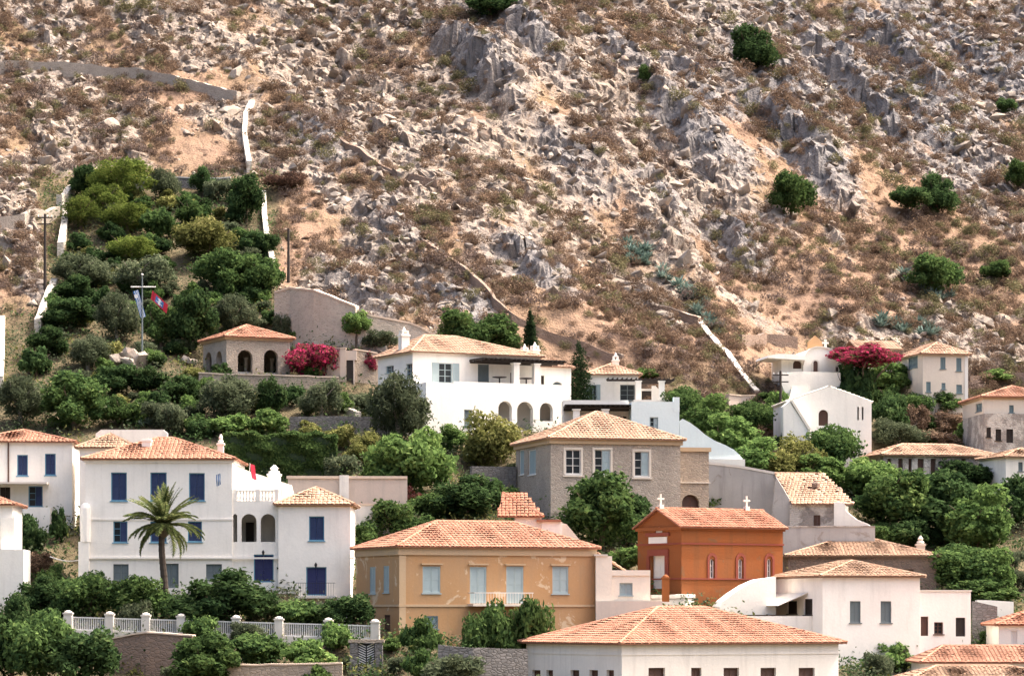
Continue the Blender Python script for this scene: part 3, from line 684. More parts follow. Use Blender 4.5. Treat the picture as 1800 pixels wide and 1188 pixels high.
def villa():
    H = House('arcade_villa', 'long white villa with arched ground floor, terrace pergola and pale tile roof', 'villa', 749, 259, 995, 770, C=664, L=9.5, padfront=1.0)
    W, L = H.W, H.L; zt = H.z(676, 870); ar = {'arch': True, 'rev': 0.5}
    tb = 2.6                                # depth of the terrace over the arcade
    H.block('arcade_wall', M['white'], 0, W, 0, tb, zt, [('F', 876, 705, 900, 742, 'void', ar), ('F', 909, 706, 937, 757, 'void', ar), ('F', 949, 708, 972, 740, 'void', ar), ('F', 816, 720, 830, 750, 'shut:grey')])
    p = H.part('terrace_parapet', 'white'); p.box(H.x(800), W, 0.003, 0.25, zt + 0.002, zt + 0.16); p.done()
    ze = H.z(622, 830, tb); xr = H.x(950, tb)
    gs = 'shut:grey'
    H.block('wall', M['white'], 0.01, xr, tb + 0.003, L, ze, [('F', 771, 638, 795, 673, 'open:pale', {'rev': 0.15}), ('F', 840, 640, 860, 676, 'doorshut:grey'), ('F', 897, 655, 905, 677, 'doorshut:dark'),
        ('L', 678, 643, 692, 655, 'glass:pale'), ('L', 714, 639, 725, 664, 'glass:pale')], z0=-3)
    H.hip(0.01, xr, tb, L, ze, H.z(591, 772, (tb+L)/2) - ze, M['tile_pale'], ov=0.3, inl=3.0, inr=6.5)
    # rear wing to the right
    yw = tb + 1.5; x1 = H.x(1004, yw); zw = H.z(645, 985, yw)
    H.block('wing_wall', M['white'], xr + 0.004, x1, yw, L - 0.5, zw, [('F', 971, 671, 989, 684, 'shut:grey', {'arch': True}), ('F', 951, 660, 957, 680, 'doorshut:dark')])
    H.roof([((xr, yw - 0.3, zw), (x1 + 0.3, yw - 0.3, zw), (x1 - 0.6, L - 1.5, zw + 0.9), (xr - 2.0, L - 1.5, zw + 1.2))], [], M['tile_pale'], name='wing_roof')
    H.chimney(H.x(710, 5.5), 5.5, ze - 0.2, H.z(588, 710, 5.5), 0.7); H.chimney(H.x(922, 7), 7, ze - 0.5, H.z(617, 922, 7), 0.55); H.chimney(H.x(940, 6.5), 6.5, ze - 0.8, H.z(614, 940, 6.5), 0.62)
    # pergola over the terrace
    zp = H.z(640, 910, 0.3)
    for px in (906, 942):
        p = H.part('pergola_pillar', 'white'); x = H.x(px, 0.35); p.box(x - 0.26, x + 0.26, 0.1, 0.6, zt + 0.163, zp); p.box(x - 0.33, x + 0.33, 0.03, 0.67, zp, zp + 0.1); p.done()
    xa, xb = H.x(846, 0.3), H.x(990, 0.3)
    for y in (0.2, 1.3, 2.3):
        p = H.part('pergola_beam', 'dark'); p.box(xa, xb, y, y + 0.14, zp + 0.103, zp + 0.25); p.done()
    k = xa
    while k < xb:
        p = H.part('pergola_rafter', 'dark'); p.box(k, k + 0.08, -0.25, 2.55, zp + 0.253, zp + 0.35); p.done(); k += 0.42
    p = H.part('reed_cover', 'dark')
    rr = random.Random(5); k = xa
    while k < xb: p.box(k, k + 0.1, -0.1, 2.5, zp + 0.353 + rr.uniform(0, 0.03), zp + 0.40 + rr.uniform(0, 0.04)); k += 0.125
    p.done()
    for px, y in ((878, 0.8), (925, 1.0)):
        p = H.part('terrace_table', 'dark'); x = H.x(px, y); p.lathe((x, y), [(0.3, zt + 0.005), (0.06, zt + 0.1), (0.06, zt + 0.6), (0.6, zt + 0.66), (0.6, zt + 0.72)], 10); p.done()
    # garden door and low white wall at the left foot
    p = H.part('porch_wall', 'white'); y = 0.6
    p.box(H.x(706, y), H.x(737, y), y, y + 0.3, -3, H.z(711, 720, y)); p.done()
    p = H.part('porch_door', 'dark'); p.box(H.x(738, y), H.x(763, y) - 0.6, y + 0.5, y + 0.6, -2, H.z(706, 750, y)); p.done()
villa()

def pergola_house():
    H = House('pergola_house', 'white house with dark pergola and chimney right of the cypress', 'house', 1034, 272, 1122, 712, L=7, yaw=math.radians(3))
    W, L = H.W, H.L; ze = H.z(658, 1075)
    H.block('wall', M['white'], 0, W, 0, L, ze, [('F', 1036, 676, 1049, 706, 'open:pale', {'rev': .15}), ('F', 1090, 676, 1116, 704, 'glass:grey')])
    H.hip(0, W, 0, L, ze, H.z(642, 1075, L/2) - ze, M['tile_pale'], ov=0.3)
    H.chimney(H.x(1082, 5), 5, ze, H.z(632, 1082, 5), 0.55, 'white', 'pots')
    zt = 0.3; zp = H.z(671, 1140, -1.5)
    p = H.part('terrace', 'white'); p.box(H.x(1112, -1.6), H.x(1186, -1.6), -2.6, -0.01, -4, zt); p.box(W + 0.01, H.x(1186, -1.6), -0.009, 5, -4, zt); p.done()
    for px in (1122, 1163):
        p = H.part('pergola_pillar', 'white'); x = H.x(px, -1.5); p.box(x - 0.24, x + 0.24, -1.75, -1.27, zt + 0.003, zp); p.box(x - 0.3, x + 0.3, -1.8, -1.2, zp, zp + 0.08); p.done()
    x = H.x(1145, 2.6); p = H.part('back_wall', 'white'); p.box(W + 0.01, H.x(1160, 2.6), 2.6, 2.8, zt + 0.002, zp - 0.3); p.done()
    p = H.part('interior_shade_panel', 'dark'); p.box(H.x(1128, 2.5), H.x(1148, 2.5), 2.52, 2.595, zt + 0.004, zp - 0.5); p.done()  # dark panel painted as the shade of the interior behind the pillars
    xa, xb = H.x(1068, -1.6), H.x(1186, -1.6)
    for y in (-1.7, -0.9, 0.8, 2.2):
        p = H.part('pergola_beam', 'dark'); p.box(xa if y < -0.3 else W + 0.1, xb, y, y + 0.14, zp + 0.083, zp + 0.2); p.done()
    k = xa
    while k < xb:
        p = H.part('pergola_rafter', 'dark'); p.box(k, k + 0.08, -2.1, -0.1 if k < W else 2.6, zp + 0.203, zp + 0.3); p.done(); k += 0.4
    p = H.part('terrace_bench', 'white'); p.prism([(H.x(1146, -1), zt + .003), (H.x(1184, -1), zt + .003), (H.x(1184, -1), zt + 0.45), (H.x(1166, -1), zt + 0.6), (H.x(1152, -1), zt + 1.3), (H.x(1146, -1), zt + 1.3)], -1.0, -0.6); p.done()
pergola_house()

def aqua_house():
    H = House('aqua_house', 'pale aqua house whose smooth wall sweeps down in a curve to the right', 'house', 1110, 257, 1194, 815, L=6, yaw=math.radians(2))
    W, L = H.W, H.L; zt = H.z(706, 1150)
    H.block('wall', M['aqua'], 0, W, 0, L, zt, [('F', 1142, 733, 1157, 757, 'half:pale')])
    p = H.part('corner_block', 'aqua'); p.box(H.x(1184), W + 0.02, -0.02, 0.8, zt - 0.8, H.z(698, 1190)); p.done()
    p = H.part('curved_wall', 'aqua')
    pts = [(1194.5, 740), (1200, 736), (1212, 742), (1226, 752), (1240, 764), (1256, 774), (1275, 782), (1290, 790), (1300, 799), (1307, 808), (1307, 840), (1194.5, 840)]
    p.prism([(H.x(a), H.z(b, a)) for a, b in pts], 0.01, 2.4); p.done()
    p = H.part('base_wall', 'bright'); p.box(H.x(1196), H.x(1309), -0.25, -0.01, -4, H.z(807, 1260)); p.done()
    # lower loggia with reed pergola to the left
    y = 0.6; xl = H.x(993, y); zp = H.z(719, 1050, y)
    H.block('loggia_wall', M['white'], xl, -0.01, 3.2, L, zp + 0.9, [('F', 1090, 732, 1101, 745, 'shut:dark')])
    for px in (1013, 1064):
        p = H.part('loggia_pillar', 'white'); x = H.x(px, y); p.box(x - 0.27, x + 0.27, y - 0.25, y + 0.25, -3, zp - 0.1); p.box(x - 0.34, x + 0.34, y - 0.32, y + 0.32, zp - 0.1, zp); p.done()
    for yy in (y - 0.1, y + 1.4, y + 2.4):
        p = H.part('loggia_beam', 'dark'); p.box(xl, -0.012, yy, yy + 0.16, zp + 0.002, zp + 0.18); p.done()
    k = xl
    while k < -0.2:
        p = H.part('loggia_rafter', 'dark'); p.box(k, k + 0.09, y - 0.5, 3.19, zp + 0.183, zp + 0.3); p.done(); k += 0.4
    p = H.part('loggia_reed_cover', 'dark'); p.box(xl, -0.015, y - 0.4, 3.18, zp + 0.303, zp + 0.36); p.done()
aqua_house()

def ruin():
    H = House('ruined_house', 'ruined grey-walled house with sagging pale tile roof above the church', 'ruin', 1362, 246, 1500, 935, L=7, yaw=math.radians(-12))
    W, L = H.W, H.L
    y1 = 5.5
    zt = H.z(886, 1440)
    H.block('wall', M['stone_plaster'], H.x(1388), H.x(1478), 0, y1, zt, [('F', 1430, 905, 1442, 925, 'shut:brown')])
    H.roof([((H.x(1393), -0.3, zt + 0.05), (H.x(1502), -0.3, zt + 0.02), (H.x(1448, y1), y1, H.z(833, 1448, y1)), (H.x(1362, y1), y1, H.z(832, 1364, y1)))], [((H.x(1362, y1), y1, H.z(832, 1364, y1)), (H.x(1448, y1), y1, H.z(833, 1448, y1)))], M['tile_pale'], miss=0.04)
    p = H.part('gable_wall', 'greyplaster'); y = 0.3
    p.prism([(H.x(1362, y1), -2), (H.x(1393, y), -2), (H.x(1393, y), H.z(886, 1393, y)), (H.x(1364, y), H.z(838, 1364, y))], y + 0.05, y + 0.35); p.done()
    p = H.part('long_wall', 'greyplaster'); y = y1
    p.prism([(H.x(1240, y), -3), (H.x(1364, y), -3), (H.x(1364, y), H.z(835, 1364, y)), (H.x(1300, y), H.z(822, 1300, y)), (H.x(1240, y), H.z(815, 1240, y))], y, y + 0.4); p.done()
    p = H.part('wall_coping', 'coping'); y = y1 - 0.05
    a, b, c = [(H.x(q, y), H.z(w, q, y)) for q, w in ((1240, 815), (1300, 822), (1364, 834))]
    p.prism([a, b, c, (c[0], c[1] + 0.2), (b[0], b[1] + 0.2), (a[0], a[1] + 0.2)], y, y + 0.5); p.done()
    p = H.part('buttress', 'bright'); y = -0.4
    p.prism([(H.x(q, y), H.z(w, q, y)) for q, w in ((1466, 935), (1528, 935), (1528, 922), (1505, 912), (1487, 898), (1484, 883), (1466, 883))], y, y + 0.6); p.done()
    for px, py in ((1434, 852), (1474, 862)):
        p = H.part('fallen_stone', 'stone_brown'); q = H.loc(px, py, 'F', 2.6); p.lathe((q.x, q.y), [(0.3, q.z - 0.2), (0.34, q.z + 0.1), (0.15, q.z + 0.28)], 6); p.done()
ruin()

def long_house():
    H = House('long_house', 'long low stone building with pale tile roof above the trees on the right', 'house', 1553, 266, 1752, 850, C=1512, L=5.5)
    W, L = H.W, H.L; ze = H.z(800, 1650)
    H.block('wall', M['stone_plaster'], 0, W, 0, L, ze, [('F', a, 806, b, 838, 'doorshut:brown', {'rev': 0.3}) for a, b in ((1560, 1567), (1579, 1587), (1597, 1603), (1613, 1624), (1636, 1645), (1690, 1698))])
    H.hip(0, W, 0, L, ze, H.z(781, 1600, L/2) - ze, M['tile_pale'], ov=0.35)
    H.chimney(H.x(1704, 3), 3, ze, H.z(788, 1704, 3), 0.7, 'cream', 'plain')
long_house()

def chapel():
    H = House('white_chapel', 'white gabled chapel with a dark arched door below the dome church', 'chapel', 1378, 270, 1532, 790, L=7, yaw=math.radians(5))
    W, L = H.W, H.L; ze = H.z(706, 1500); xa = H.x(1384)
    rise = H.z(680, 1453) - ze
    H.block('wall', M['white'], xa, W, 0, L, ze, [('F', 1439, 720, 1456, 748, 'door:brown', {'arch': True, 'rev': 0.3}), ('F', 1507, 715, 1510, 738, 'void', {'rev': .2}), ('F', 1515, 715, 1518, 738, 'void', {'rev': .2})], gable=('y', rise))
    H.gable_y(xa, W, 0.2, L, ze, rise, M['coping'], ov=0.12)
    p = H.part('buttress', 'white'); p.prism([(H.x(a), H.z(b, a)) for a, b in ((1372, 800), (1372, 716), (1384, 706), (1386, 712), (1416, 758), (1416, 800))], -1.4, -0.01); p.done()
    p = H.part('buttress_coping', 'coping'); p.prism([(H.x(a), H.z(b, a)) for a, b in ((1384, 706), (1388, 705), (1420, 756), (1416, 758))], -1.5, 0.1); p.done()
chapel()

def dome_church():
    H = House('dome_church', 'small dazzling white church with rounded roof and flat canopy beside the bougainvillea', 'church', 1412, 284, 1484, 690, L=5, yaw=math.radians(9))
    W, L = H.W, H.L
    out = [(1412, 700), (1412, 642), (1417, 622), (1424, 614), (1434, 611), (1446, 611), (1458, 614), (1470, 621), (1479, 632), (1484, 648), (1484, 700)]
    p = H.part('wall', 'bright'); p.prism([(H.x(a), H.z(b, a)) for a, b in out], 0, L); p.done()
    def arch_door(name, a, b, c, d):
        p = H.part(name, 'brown'); x0, x1 = H.x(a), H.x(c); R = (x1 - x0)/2; z0, z1 = H.z(d, a), H.z(b, a) - R
        p.prism([(x0, z0), (x1, z0)] + [(x0 + R + R*math.cos(k*math.pi/8), z1 + R*math.sin(k*math.pi/8)) for k in range(9)], -0.05, -0.002); p.done()
        p = H.part(name + '_surround', 'coping'); q = 0.12
        p.box(x0 - q, x0, -0.14, -0.002, z0, z1); p.box(x1, x1 + q, -0.14, -0.002, z0, z1)
        for k in range(8):
            w0, w1 = k*math.pi/8, (k + 1)*math.pi/8; cx = x0 + R
            p.prism([(cx + r*math.cos(w), z1 + r*math.sin(w)) for r, w in ((R, w0), (R + q, w0), (R + q, w1), (R, w1))], -0.14, -0.002)
        p.done()
    arch_door('church_door', 1429, 634, 1437, 653); arch_door('slit_window', 1469, 645, 1473, 653)
    p = H.part('shoulder_band', 'coping')
    for (a, b), (c, d) in zip(out[1:9], out[2:10]):
        x0, z0, x1, z1 = H.x(a), H.z(b, a), H.x(c), H.z(d, c); p.prism([(x0, z0), (x1, z1), (x1, z1 + 0.1), (x0, z0 + 0.1)], -0.15, 0.35)
    p.done()
    xb = H.x(1375)
    H.block('porch_wall', M['bright'], xb, -0.004, 0.3, L - 1, H.z(631, 1400), [('F', 1394, 633, 1411, 648, 'door:brown', {'arch': True, 'rev': .4})])
    p = H.part('canopy', 'bright'); z = H.z(628, 1390); p.prism([(H.x(1344), z - 0.15), (H.x(1412) - 0.01, z - 0.3), (H.x(1412) - 0.01, z + 0.12), (H.x(1395), z + 0.2), (H.x(1365), z + 0.22), (H.x(1346), z + 0.05)], -0.9, L - 1.5); p.done()
    p = H.part('pediment', 'yellow'); y = L*0.5; p.prism([(H.x(a, y), H.z(b, a, y)) for a, b in ((1421, 612), (1421, 601), (1433, 590), (1446, 601), (1446, 612))], y, y + 0.4); p.done()
    p = H.part('cross_post', 'coping'); x = H.x(1451, 1); z = H.z(616, 1451, 1); p.box(x - 0.1, x + 0.1, 0.9, 1.1, z - 0.3, z + 1.0); p.box(x - 0.3, x + 0.3, 0.95, 1.05, z + 0.6, z + 0.75); p.done()
    p = H.part('forecourt_wall', 'bright')
    p.prism([(H.x(a, -2), H.z(b, a, -2)) for a, b in ((1384, 706), (1372, 672), (1371, 655), (1412, 653), (1476, 655), (1478, 690), (1420, 706))], -2.2, -1.7); p.done()
    p = H.part('steps', 'bright')
    for k in range(7): q = H.loc(1400 + k*2, 704 - k*4, 'F', -3.0); p.box(q.x - 0.9, q.x + 0.9, -3.6 + k*0.2, -2.21, q.z - 1.5, q.z)
    p.done()
dome_church()

def cream_house():
    H = House('cream_house', 'two-storey cream house with blue-grey shutters beside the pink bougainvillea', 'house', 1622, 287, 1701, 696, C=1573, L=7.5)
    W, L = H.W, H.L; ze = H.z(622, 1660)
    ts = 'shut:teal'; d = {'rev': .12}
    H.block('wall', M['cream'], 0, W, 0, L, ze, [('F', 1653, 628, 1662, 648, ts, d), ('F', 1681, 629, 1690, 652, ts, d), ('F', 1628, 671, 1636, 689, ts, d), ('F', 1655, 673, 1662, 684, ts, d), ('F', 1681, 676, 1691, 691, ts, d), ('L', 1597, 627, 1613, 647, ts, d)])
    H.hip(0, W, 0, L, ze, H.z(605, 1637, L/2) - ze, M['tile_pale'], ov=0.3)
    p = H.part('corner_strip', 'whitepaint'); p.box(W - 0.3, W + 0.02, -0.04, -0.002, -2, ze - 0.1); p.done()
    zl = H.z(612, 1560, 6); xl = H.x(1510, 7)
    H.block('rear_wall', M['cream'], xl, -0.3, 7.0, 11, zl)
    H.roof([((xl - 0.3, 6.7, zl), (0.5, 6.7, zl), (0.5, 9, zl + 0.9), (xl - 0.3, 9, zl + 0.9)), ((0.5, 11.3, zl), (xl - 0.3, 11.3, zl), (xl - 0.3, 9, zl + 0.9), (0.5, 9, zl + 0.9))], [], M['tile_pale'], name='rear_roof')
cream_house()

def edge_house():
    H = House('edge_house', 'cream and stone house with orange roof at the right edge under the cream house', 'house', 1729, 272, 1860, 790, C=1692, L=8)
    W, L = H.W, H.L; ze = H.z(697, 1760)
    H.block('wall', M['cream'], 0, W, 0, L, ze, [('F', 1774, 712, 1782, 725, 'shut:teal'), ('L', 1715, 709, 1726, 723, 'shut:teal')], z0=H.z(727, 1760))
    H.block('stone_storey', M['stone_plaster'], 0.02, W, -0.25, L, H.z(727, 1760) - 0.004, [('F', 1734, 751, 1742, 768, 'shut:dark'), ('F', 1750, 754, 1760, 774, 'shut:dark'), ('F', 1769, 754, 1781, 778, 'doorshut:dark')])
    H.ring('cornice', M['palestucco'], 0, W, 0, L, ze - 0.25, ze - 0.02, 0.12)
    H.hip(0, W, 0, L, ze, H.z(680, 1765, L/2) - ze, M['tile_orange'], ov=0.3)
edge_house()

def simple(name, label, A, D, B, base, eave, ridge, L, wall, tile, C=None, ops=(), yaw=0.0, cat='house', inl=None, inr=None, ov=0.3, padfront=2.0):
    H = House(name, label, cat, A, D, B, base, C=C, L=L, yaw=yaw, padfront=padfront); W = H.W; pm = (A + B)/2
    ze = H.z(eave, pm)
    H.block('wall', M[wall], 0, W, 0, L, ze, ops)
    H.hip(0, W, 0, L, ze, max(0.5, H.z(ridge, pm, L/2) - ze), M[tile], ov=ov, inl=inl, inr=inr)
    H.ring('cornice', M[wall], 0, W, 0, L, ze - 0.14, ze - 0.02, 0.12)
    return H
simple('edge_cottage', 'little white cottage with weathered roof at the right end of the long house', 1768, 262, 1870, 850, 803, 789, 5, 'warm', 'tile_brown', C=1722, ops=[('F', 1790, 812, 1798, 828, 'shut:grey')])
def blue_shutter_house():
    H = House('blue_shutter_house', 'white two-storey house with two blue shuttered windows at the left edge', 'house', 127, 237, -60, 905, C=142, L=8)
    W, L = H.W, H.L; ze = H.z(776, 60)
    H.block('wall', M['white'], 0, W, 0, L, ze, [('F', 30, 799, 49, 836, 'shut:blue'), ('F', 79, 797, 98, 835, 'shut:blue'), ('F', 50, 854, 75, 890, 'half:blue'), ('F', 0, 856, 18, 890, 'shut:dark')])
    H.hip(0, W, 0, L, ze, H.z(756, 50, L/2) - ze, M['tile_orange'], ov=0.3, inr=2.2)
    p = H.part('canopy', 'cream'); z = H.z(851, 40, -1); p.prism([(-1.7, z), (-1.7, z + 0.12), (-0.003, z + 0.4), (-0.003, z + 0.25)], 0, 1) if False else None
    p.box(0.0, H.x(84, -1), -1.8, -0.003, z, z + 0.14); p.done()
    p = H.part('drainpipe', 'brown'); x = H.x(15); p.tube((x, -0.1, H.z(850, 15)), (x, -0.1, ze), 0.06); p.done()
    p = H.part('terrace_wall', 'white'); y = -2.2; z = H.z(891, 70, y); p.box(H.x(40, y), H.x(88, y), y, y + 0.35, -3, z); p.box(H.x(88, y) - 0.35, H.x(88, y), y + 0.36, -0.01, -3, z); p.done()
blue_shutter_house()
def edge_white_house():
    H = House('corner_house', 'white house corner with thick pilaster cut off by the left edge', 'house', 22, 217, -80, 1075, C=39, L=6, padfront=1.0)
    W, L = H.W, H.L; ze = H.z(886, 10)
    H.block('wall', M['white'], 0, W, 0, L, ze, [('F', 4, 910, 12, 945, 'shut:grey')])
    H.hip(0, W, 0, L, ze, H.z(868, -20, L/2) - ze, M['tile_orange'], ov=0.3)
    p = H.part('pilaster', 'bright'); p.box(W - 0.75, W + 0.15, -0.22, -0.003, -3, H.z(910, 20)); p.box(W + 0.003, W + 0.16, -0.003, L*0.6, -3, H.z(905, 30)); p.done()
    p = H.part('lower_wall', 'bright'); p.box(-1, W + 0.9, -1.3, -0.23, -4, H.z(966, 25)); p.box(W + 0.17, W + 0.9, -0.23, L*0.5, -4, H.z(966, 25)); p.done()
edge_white_house()
simple('back_outbuilding', 'low outbuilding with dull orange hip roof tucked between the two white houses', 140, 234, 236, 930, 786, 764, 6, 'warm', 'tile_brown')
def long_back_wall():
    H = House('back_wall', 'low white wall with rounded end behind the mansion roof', 'wall', 166, 246, 294, 800, L=0.5, pad=False)
    p = H.part('masonry', 'warm'); z = H.z(755, 220); p.prism([(0, -3), (H.W, -3), (H.W, z - 0.25), (H.W - 0.3, z), (0.5, z), (0.1, z - 0.3)], 0, 0.6); p.done()
long_back_wall()
simple('low_roof_house', 'low house under a smooth orange roof in the bottom right corner', 1625, 212, 1900, 1230, 1163, 1135, 7, 'warm', 'tile_orange', inl=2.0)
simple('front_edge_roof_house', 'house showing only tiled roof at the very bottom right edge', 1600, 201, 1900, 1290, 1196, 1170, 8, 'warm', 'tile_brown', inl=2.5)
simple('right_edge_roof_house', 'white house with orange roof cut by the right edge beside the stone wall', 1756, 222, 1880, 1150, 1097, 1074, 6, 'white', 'tile_red', ops=[('F', 1777, 1108, 1788, 1134, 'shut:whitepaint')])
def ruin_wall_house():
    H = House('pink_yard_wall', 'old pinkish yard wall with coping and pilaster behind the mansion wing', 'wall', 506, 238, 716, 905, L=0.5, pad=False, yaw=math.radians(3))
    W = H.W; z = H.z(841, 600)
    p = H.part('masonry', 'pinkish'); p.box(0, W, 0, 0.5, -3, z); p.done()
    p = H.part('coping', 'coping_warm'); p.box(-0.1, W, -0.12, 0.62, z + .002, z + 0.2); p.done()
    p = H.part('pilaster', 'warm'); x = H.x(605); p.box(x - 0.35, x + 0.35, -0.25, -0.003, -3, z + 0.25); p.done()
ruin_wall_house()
def low_white_wall():
    H = House('ivy_yard_wall', 'low plastered yard wall half covered in pink blossom beside the mansion wing', 'wall', 610, 229, 694, 930, L=0.5, pad=False)
    p = H.part('masonry', 'warm'); p.box(0, H.W, 0, 0.5, -3, H.z(888, 650)); p.done()
    p = H.part('coping', 'coping_warm'); z = H.z(888, 650); p.box(-0.05, H.W + 0.05, -0.08, 0.58, z + .002, z + 0.14); p.done()
low_white_wall()

def grey_yard_wall():
    H = House('grey_yard_wall', 'long grey plastered yard wall behind the church', 'wall', 1377, 242.5, 1538, 985, L=0.5, pad=False)
    p = H.part('masonry', 'greyplaster'); p.box(0, H.W, 0, 0.5, -3, H.z(926, 1450)); p.done()
    p = H.part('coping', 'stone_plaster'); z = H.z(926, 1450); p.box(-0.05, H.W, -0.06, 0.56, z + .002, z + 0.1); p.done()
grey_yard_wall()
def pavilion():
    H = House('garden_pavilion', 'open stone garden pavilion with arches and orange pyramid roof', 'pavilion', 398, 272, 510, 660, C=357, L=6)
    W, L = H.W, H.L; ze = H.z(593, 450); ar = {'arch': True, 'rev': 0.45}
    H.block('wall', M['stone'], 0, W, 0, L, ze, [('F', 418, 615, 444, 658, 'void', ar), ('F', 464, 615, 489, 658, 'void', ar), ('L', 361, 619, 372, 656, 'void', ar), ('L', 380, 617, 390, 657, 'void', ar)])
    H.ring('cornice', M['palestucco'], 0, W, 0, L, ze - 0.25, ze - 0.02, 0.18)
    H.hip(0, W, 0, L, ze, H.z(572, 435, L/2) - ze, M['tile_orange'], ov=0.35)
    for px in (432, 478):
        p = H.part('column', 'warm'); q = H.loc(px, 655, 'F', 3.5); p.lathe((q.x, 3.5), [(0.2, 0), (0.16, 0.2), (0.15, 1.7), (0.22, 1.9)], 8); p.done()
    p = H.part('bench', 'bright'); p.box(0.8, W - 0.8, 1.0, 1.5, 0.02, 0.45); p.done()
pavilion()
# ------------------------------------------------------------------ the hillside
PADS.append((*at(620, 1190, 204)[:2], 0.0, 1.8, 0.8, at(644, 1192, 204).z, 6.0))      # level ground before the garden gate
def hsh(ix, iy, seed):
    h = (ix.astype(np.int64) * 374761393 + iy.astype(np.int64) * 668265263 + seed * 982451653) & 0xFFFFFFFF
    h = ((h ^ (h >> 13)) * 1274126177) & 0xFFFFFFFF
    h = ((h ^ (h >> 16)) * 2246822519) & 0xFFFFFFFF
    return ((h ^ (h >> 15)) & 0xFFFFFF) / float(0x1000000)
def vn(x, y, seed=0):
    ix, iy = np.floor(x), np.floor(y); fx, fy = x - ix, y - iy
    fx = fx*fx*fx*(fx*(fx*6 - 15) + 10); fy = fy*fy*fy*(fy*(fy*6 - 15) + 10)
    a, b, c, d = hsh(ix, iy, seed), hsh(ix+1, iy, seed), hsh(ix, iy+1, seed), hsh(ix+1, iy+1, seed)
    return (a*(1-fx) + b*fx)*(1-fy) + (c*(1-fx) + d*fx)*fy
def fbm(x, y, o=4, seed=0):
    s, a, t = 0, 1.0, 0
    for k in range(o): s = s + a*vn(x*2**k + 17*k, y*2**k - 9*k, seed + k); t += a; a *= 0.55
    return s / t
def worley(x, y, seed=0):
    ix, iy = np.floor(x), np.floor(y)
    f1 = np.full(x.shape, 9.0); f2 = np.full(x.shape, 9.0); cid = np.zeros(x.shape); dxb = np.zeros(x.shape); dyb = np.zeros(x.shape)
    for i in (-1, 0, 1):
        for j in (-1, 0, 1):
            cx, cy = ix + i, iy + j
            dx = cx + hsh(cx, cy, seed) - x; dy = cy + hsh(cx, cy, seed + 5) - y; d = dx*dx + dy*dy
            near = d < f1
            f2 = np.where(near, f1, np.minimum(f2, d)); f1 = np.where(near, d, f1)
            cid = np.where(near, hsh(cx, cy, seed + 9), cid); dxb = np.where(near, dx, dxb); dyb = np.where(near, dy, dyb)
    return np.sqrt(f1), np.sqrt(f2), cid, dxb, dyb
def sst(a, b, x): t = np.clip((x - a) / (b - a), 0, 1); return t*t*(3 - 2*t)

_py = np.array([-200, 0, 120, 170, 195, 215, 235, 255, 275, 300, 330, 360, 400, 450, 520, 700, 1000], float)
_pz = np.array([-13, -13, -12, -9, -5.2, 0, 6, 13, 21, 33, 48.5, 65, 88, 117, 156, 240, 330], float)
_g = np.arange(-200, 1000, 1.0); _gz = np.interp(_g, _py, _pz)
_k = np.exp(-0.5*(np.arange(-15, 16)/5.0)**2); _k /= _k.sum()
_gz = np.convolve(np.pad(_gz, 15, mode='edge'), _k, mode='valid')
def stretch(x, y):
    px = 900 + F * x / np.maximum(y, 60); return 1 + 0.10 * sst(800, 1800, px)
SCARP = [(845, 150, 13, 7.5, 6), (1400, 290, 13, 6.5, 6), (1500, 160, 15, 6.5, 5.5), (930, 110, 12, 5, 5), (1190, 250, 12, 4.5, 5), (1580, 120, 13, 5, 5), (1290, 425, 6, 3.2, 4), (1160, 350, 6, 3, 3.5), (640, 520, 9, 2.4, 3), (945, 490, 8, 2.8, 3),
         (1610, 230, 8, 3.5, 4), (1000, 300, 8, 2.4, 3.5), (1220, 180, 9, 3, 4), (1090, 130, 9, 3, 4), (700, 420, 8, 2.2, 3), (560, 260, 8, 1.8, 3), (1730, 120, 9, 3, 5), (1250, 300, 7, 2.6, 3), (800, 560, 6, 1.6, 3), (1340, 120, 8, 2.5, 4)]
def base_z(x, y):
    s = stretch(x, y); return ZC + s * np.interp(y / s, _g, _gz)
def base_at(px, py):
    ys = np.arange(150, 700, 0.5); xs = (px - 900)/F*ys; z = base_z(xs, ys); zr = ZC + (HZ - py)/F*ys
    k = np.argmax(z >= zr); return xs[k], ys[k]
_SC = [(*base_at(a, b), la, h, lb) for a, b, la, h, lb in SCARP]
SOIL = [(1080, 600, 150, 60), (1290, 640, 130, 60), (1300, 250, 45, 60), (380, 275, 90, 30), (1450, 520, 200, 60), (950, 620, 80, 50), (300, 160, 130, 25), (530, 420, 50, 90), (1650, 460, 140, 70), (1500, 380, 120, 50)]
_SO = [(*base_at(a, b), c/17.0, d/6.4) for a, b, c, d in SOIL]
def hill_weight(x, y):
    s = stretch(x, y)
    px = 900 + F * x / np.maximum(y, 60)
    lo = 268 + 14*(1 - sst(480, 720, px))
    w = sst(lo, lo + 9, y / s)
    garden = sst(62, 90, px + (y - 300)*0.8) * (1 - sst(480, 500, px)) * (1 - sst(316, 326, y))
    return w * (1 - garden)
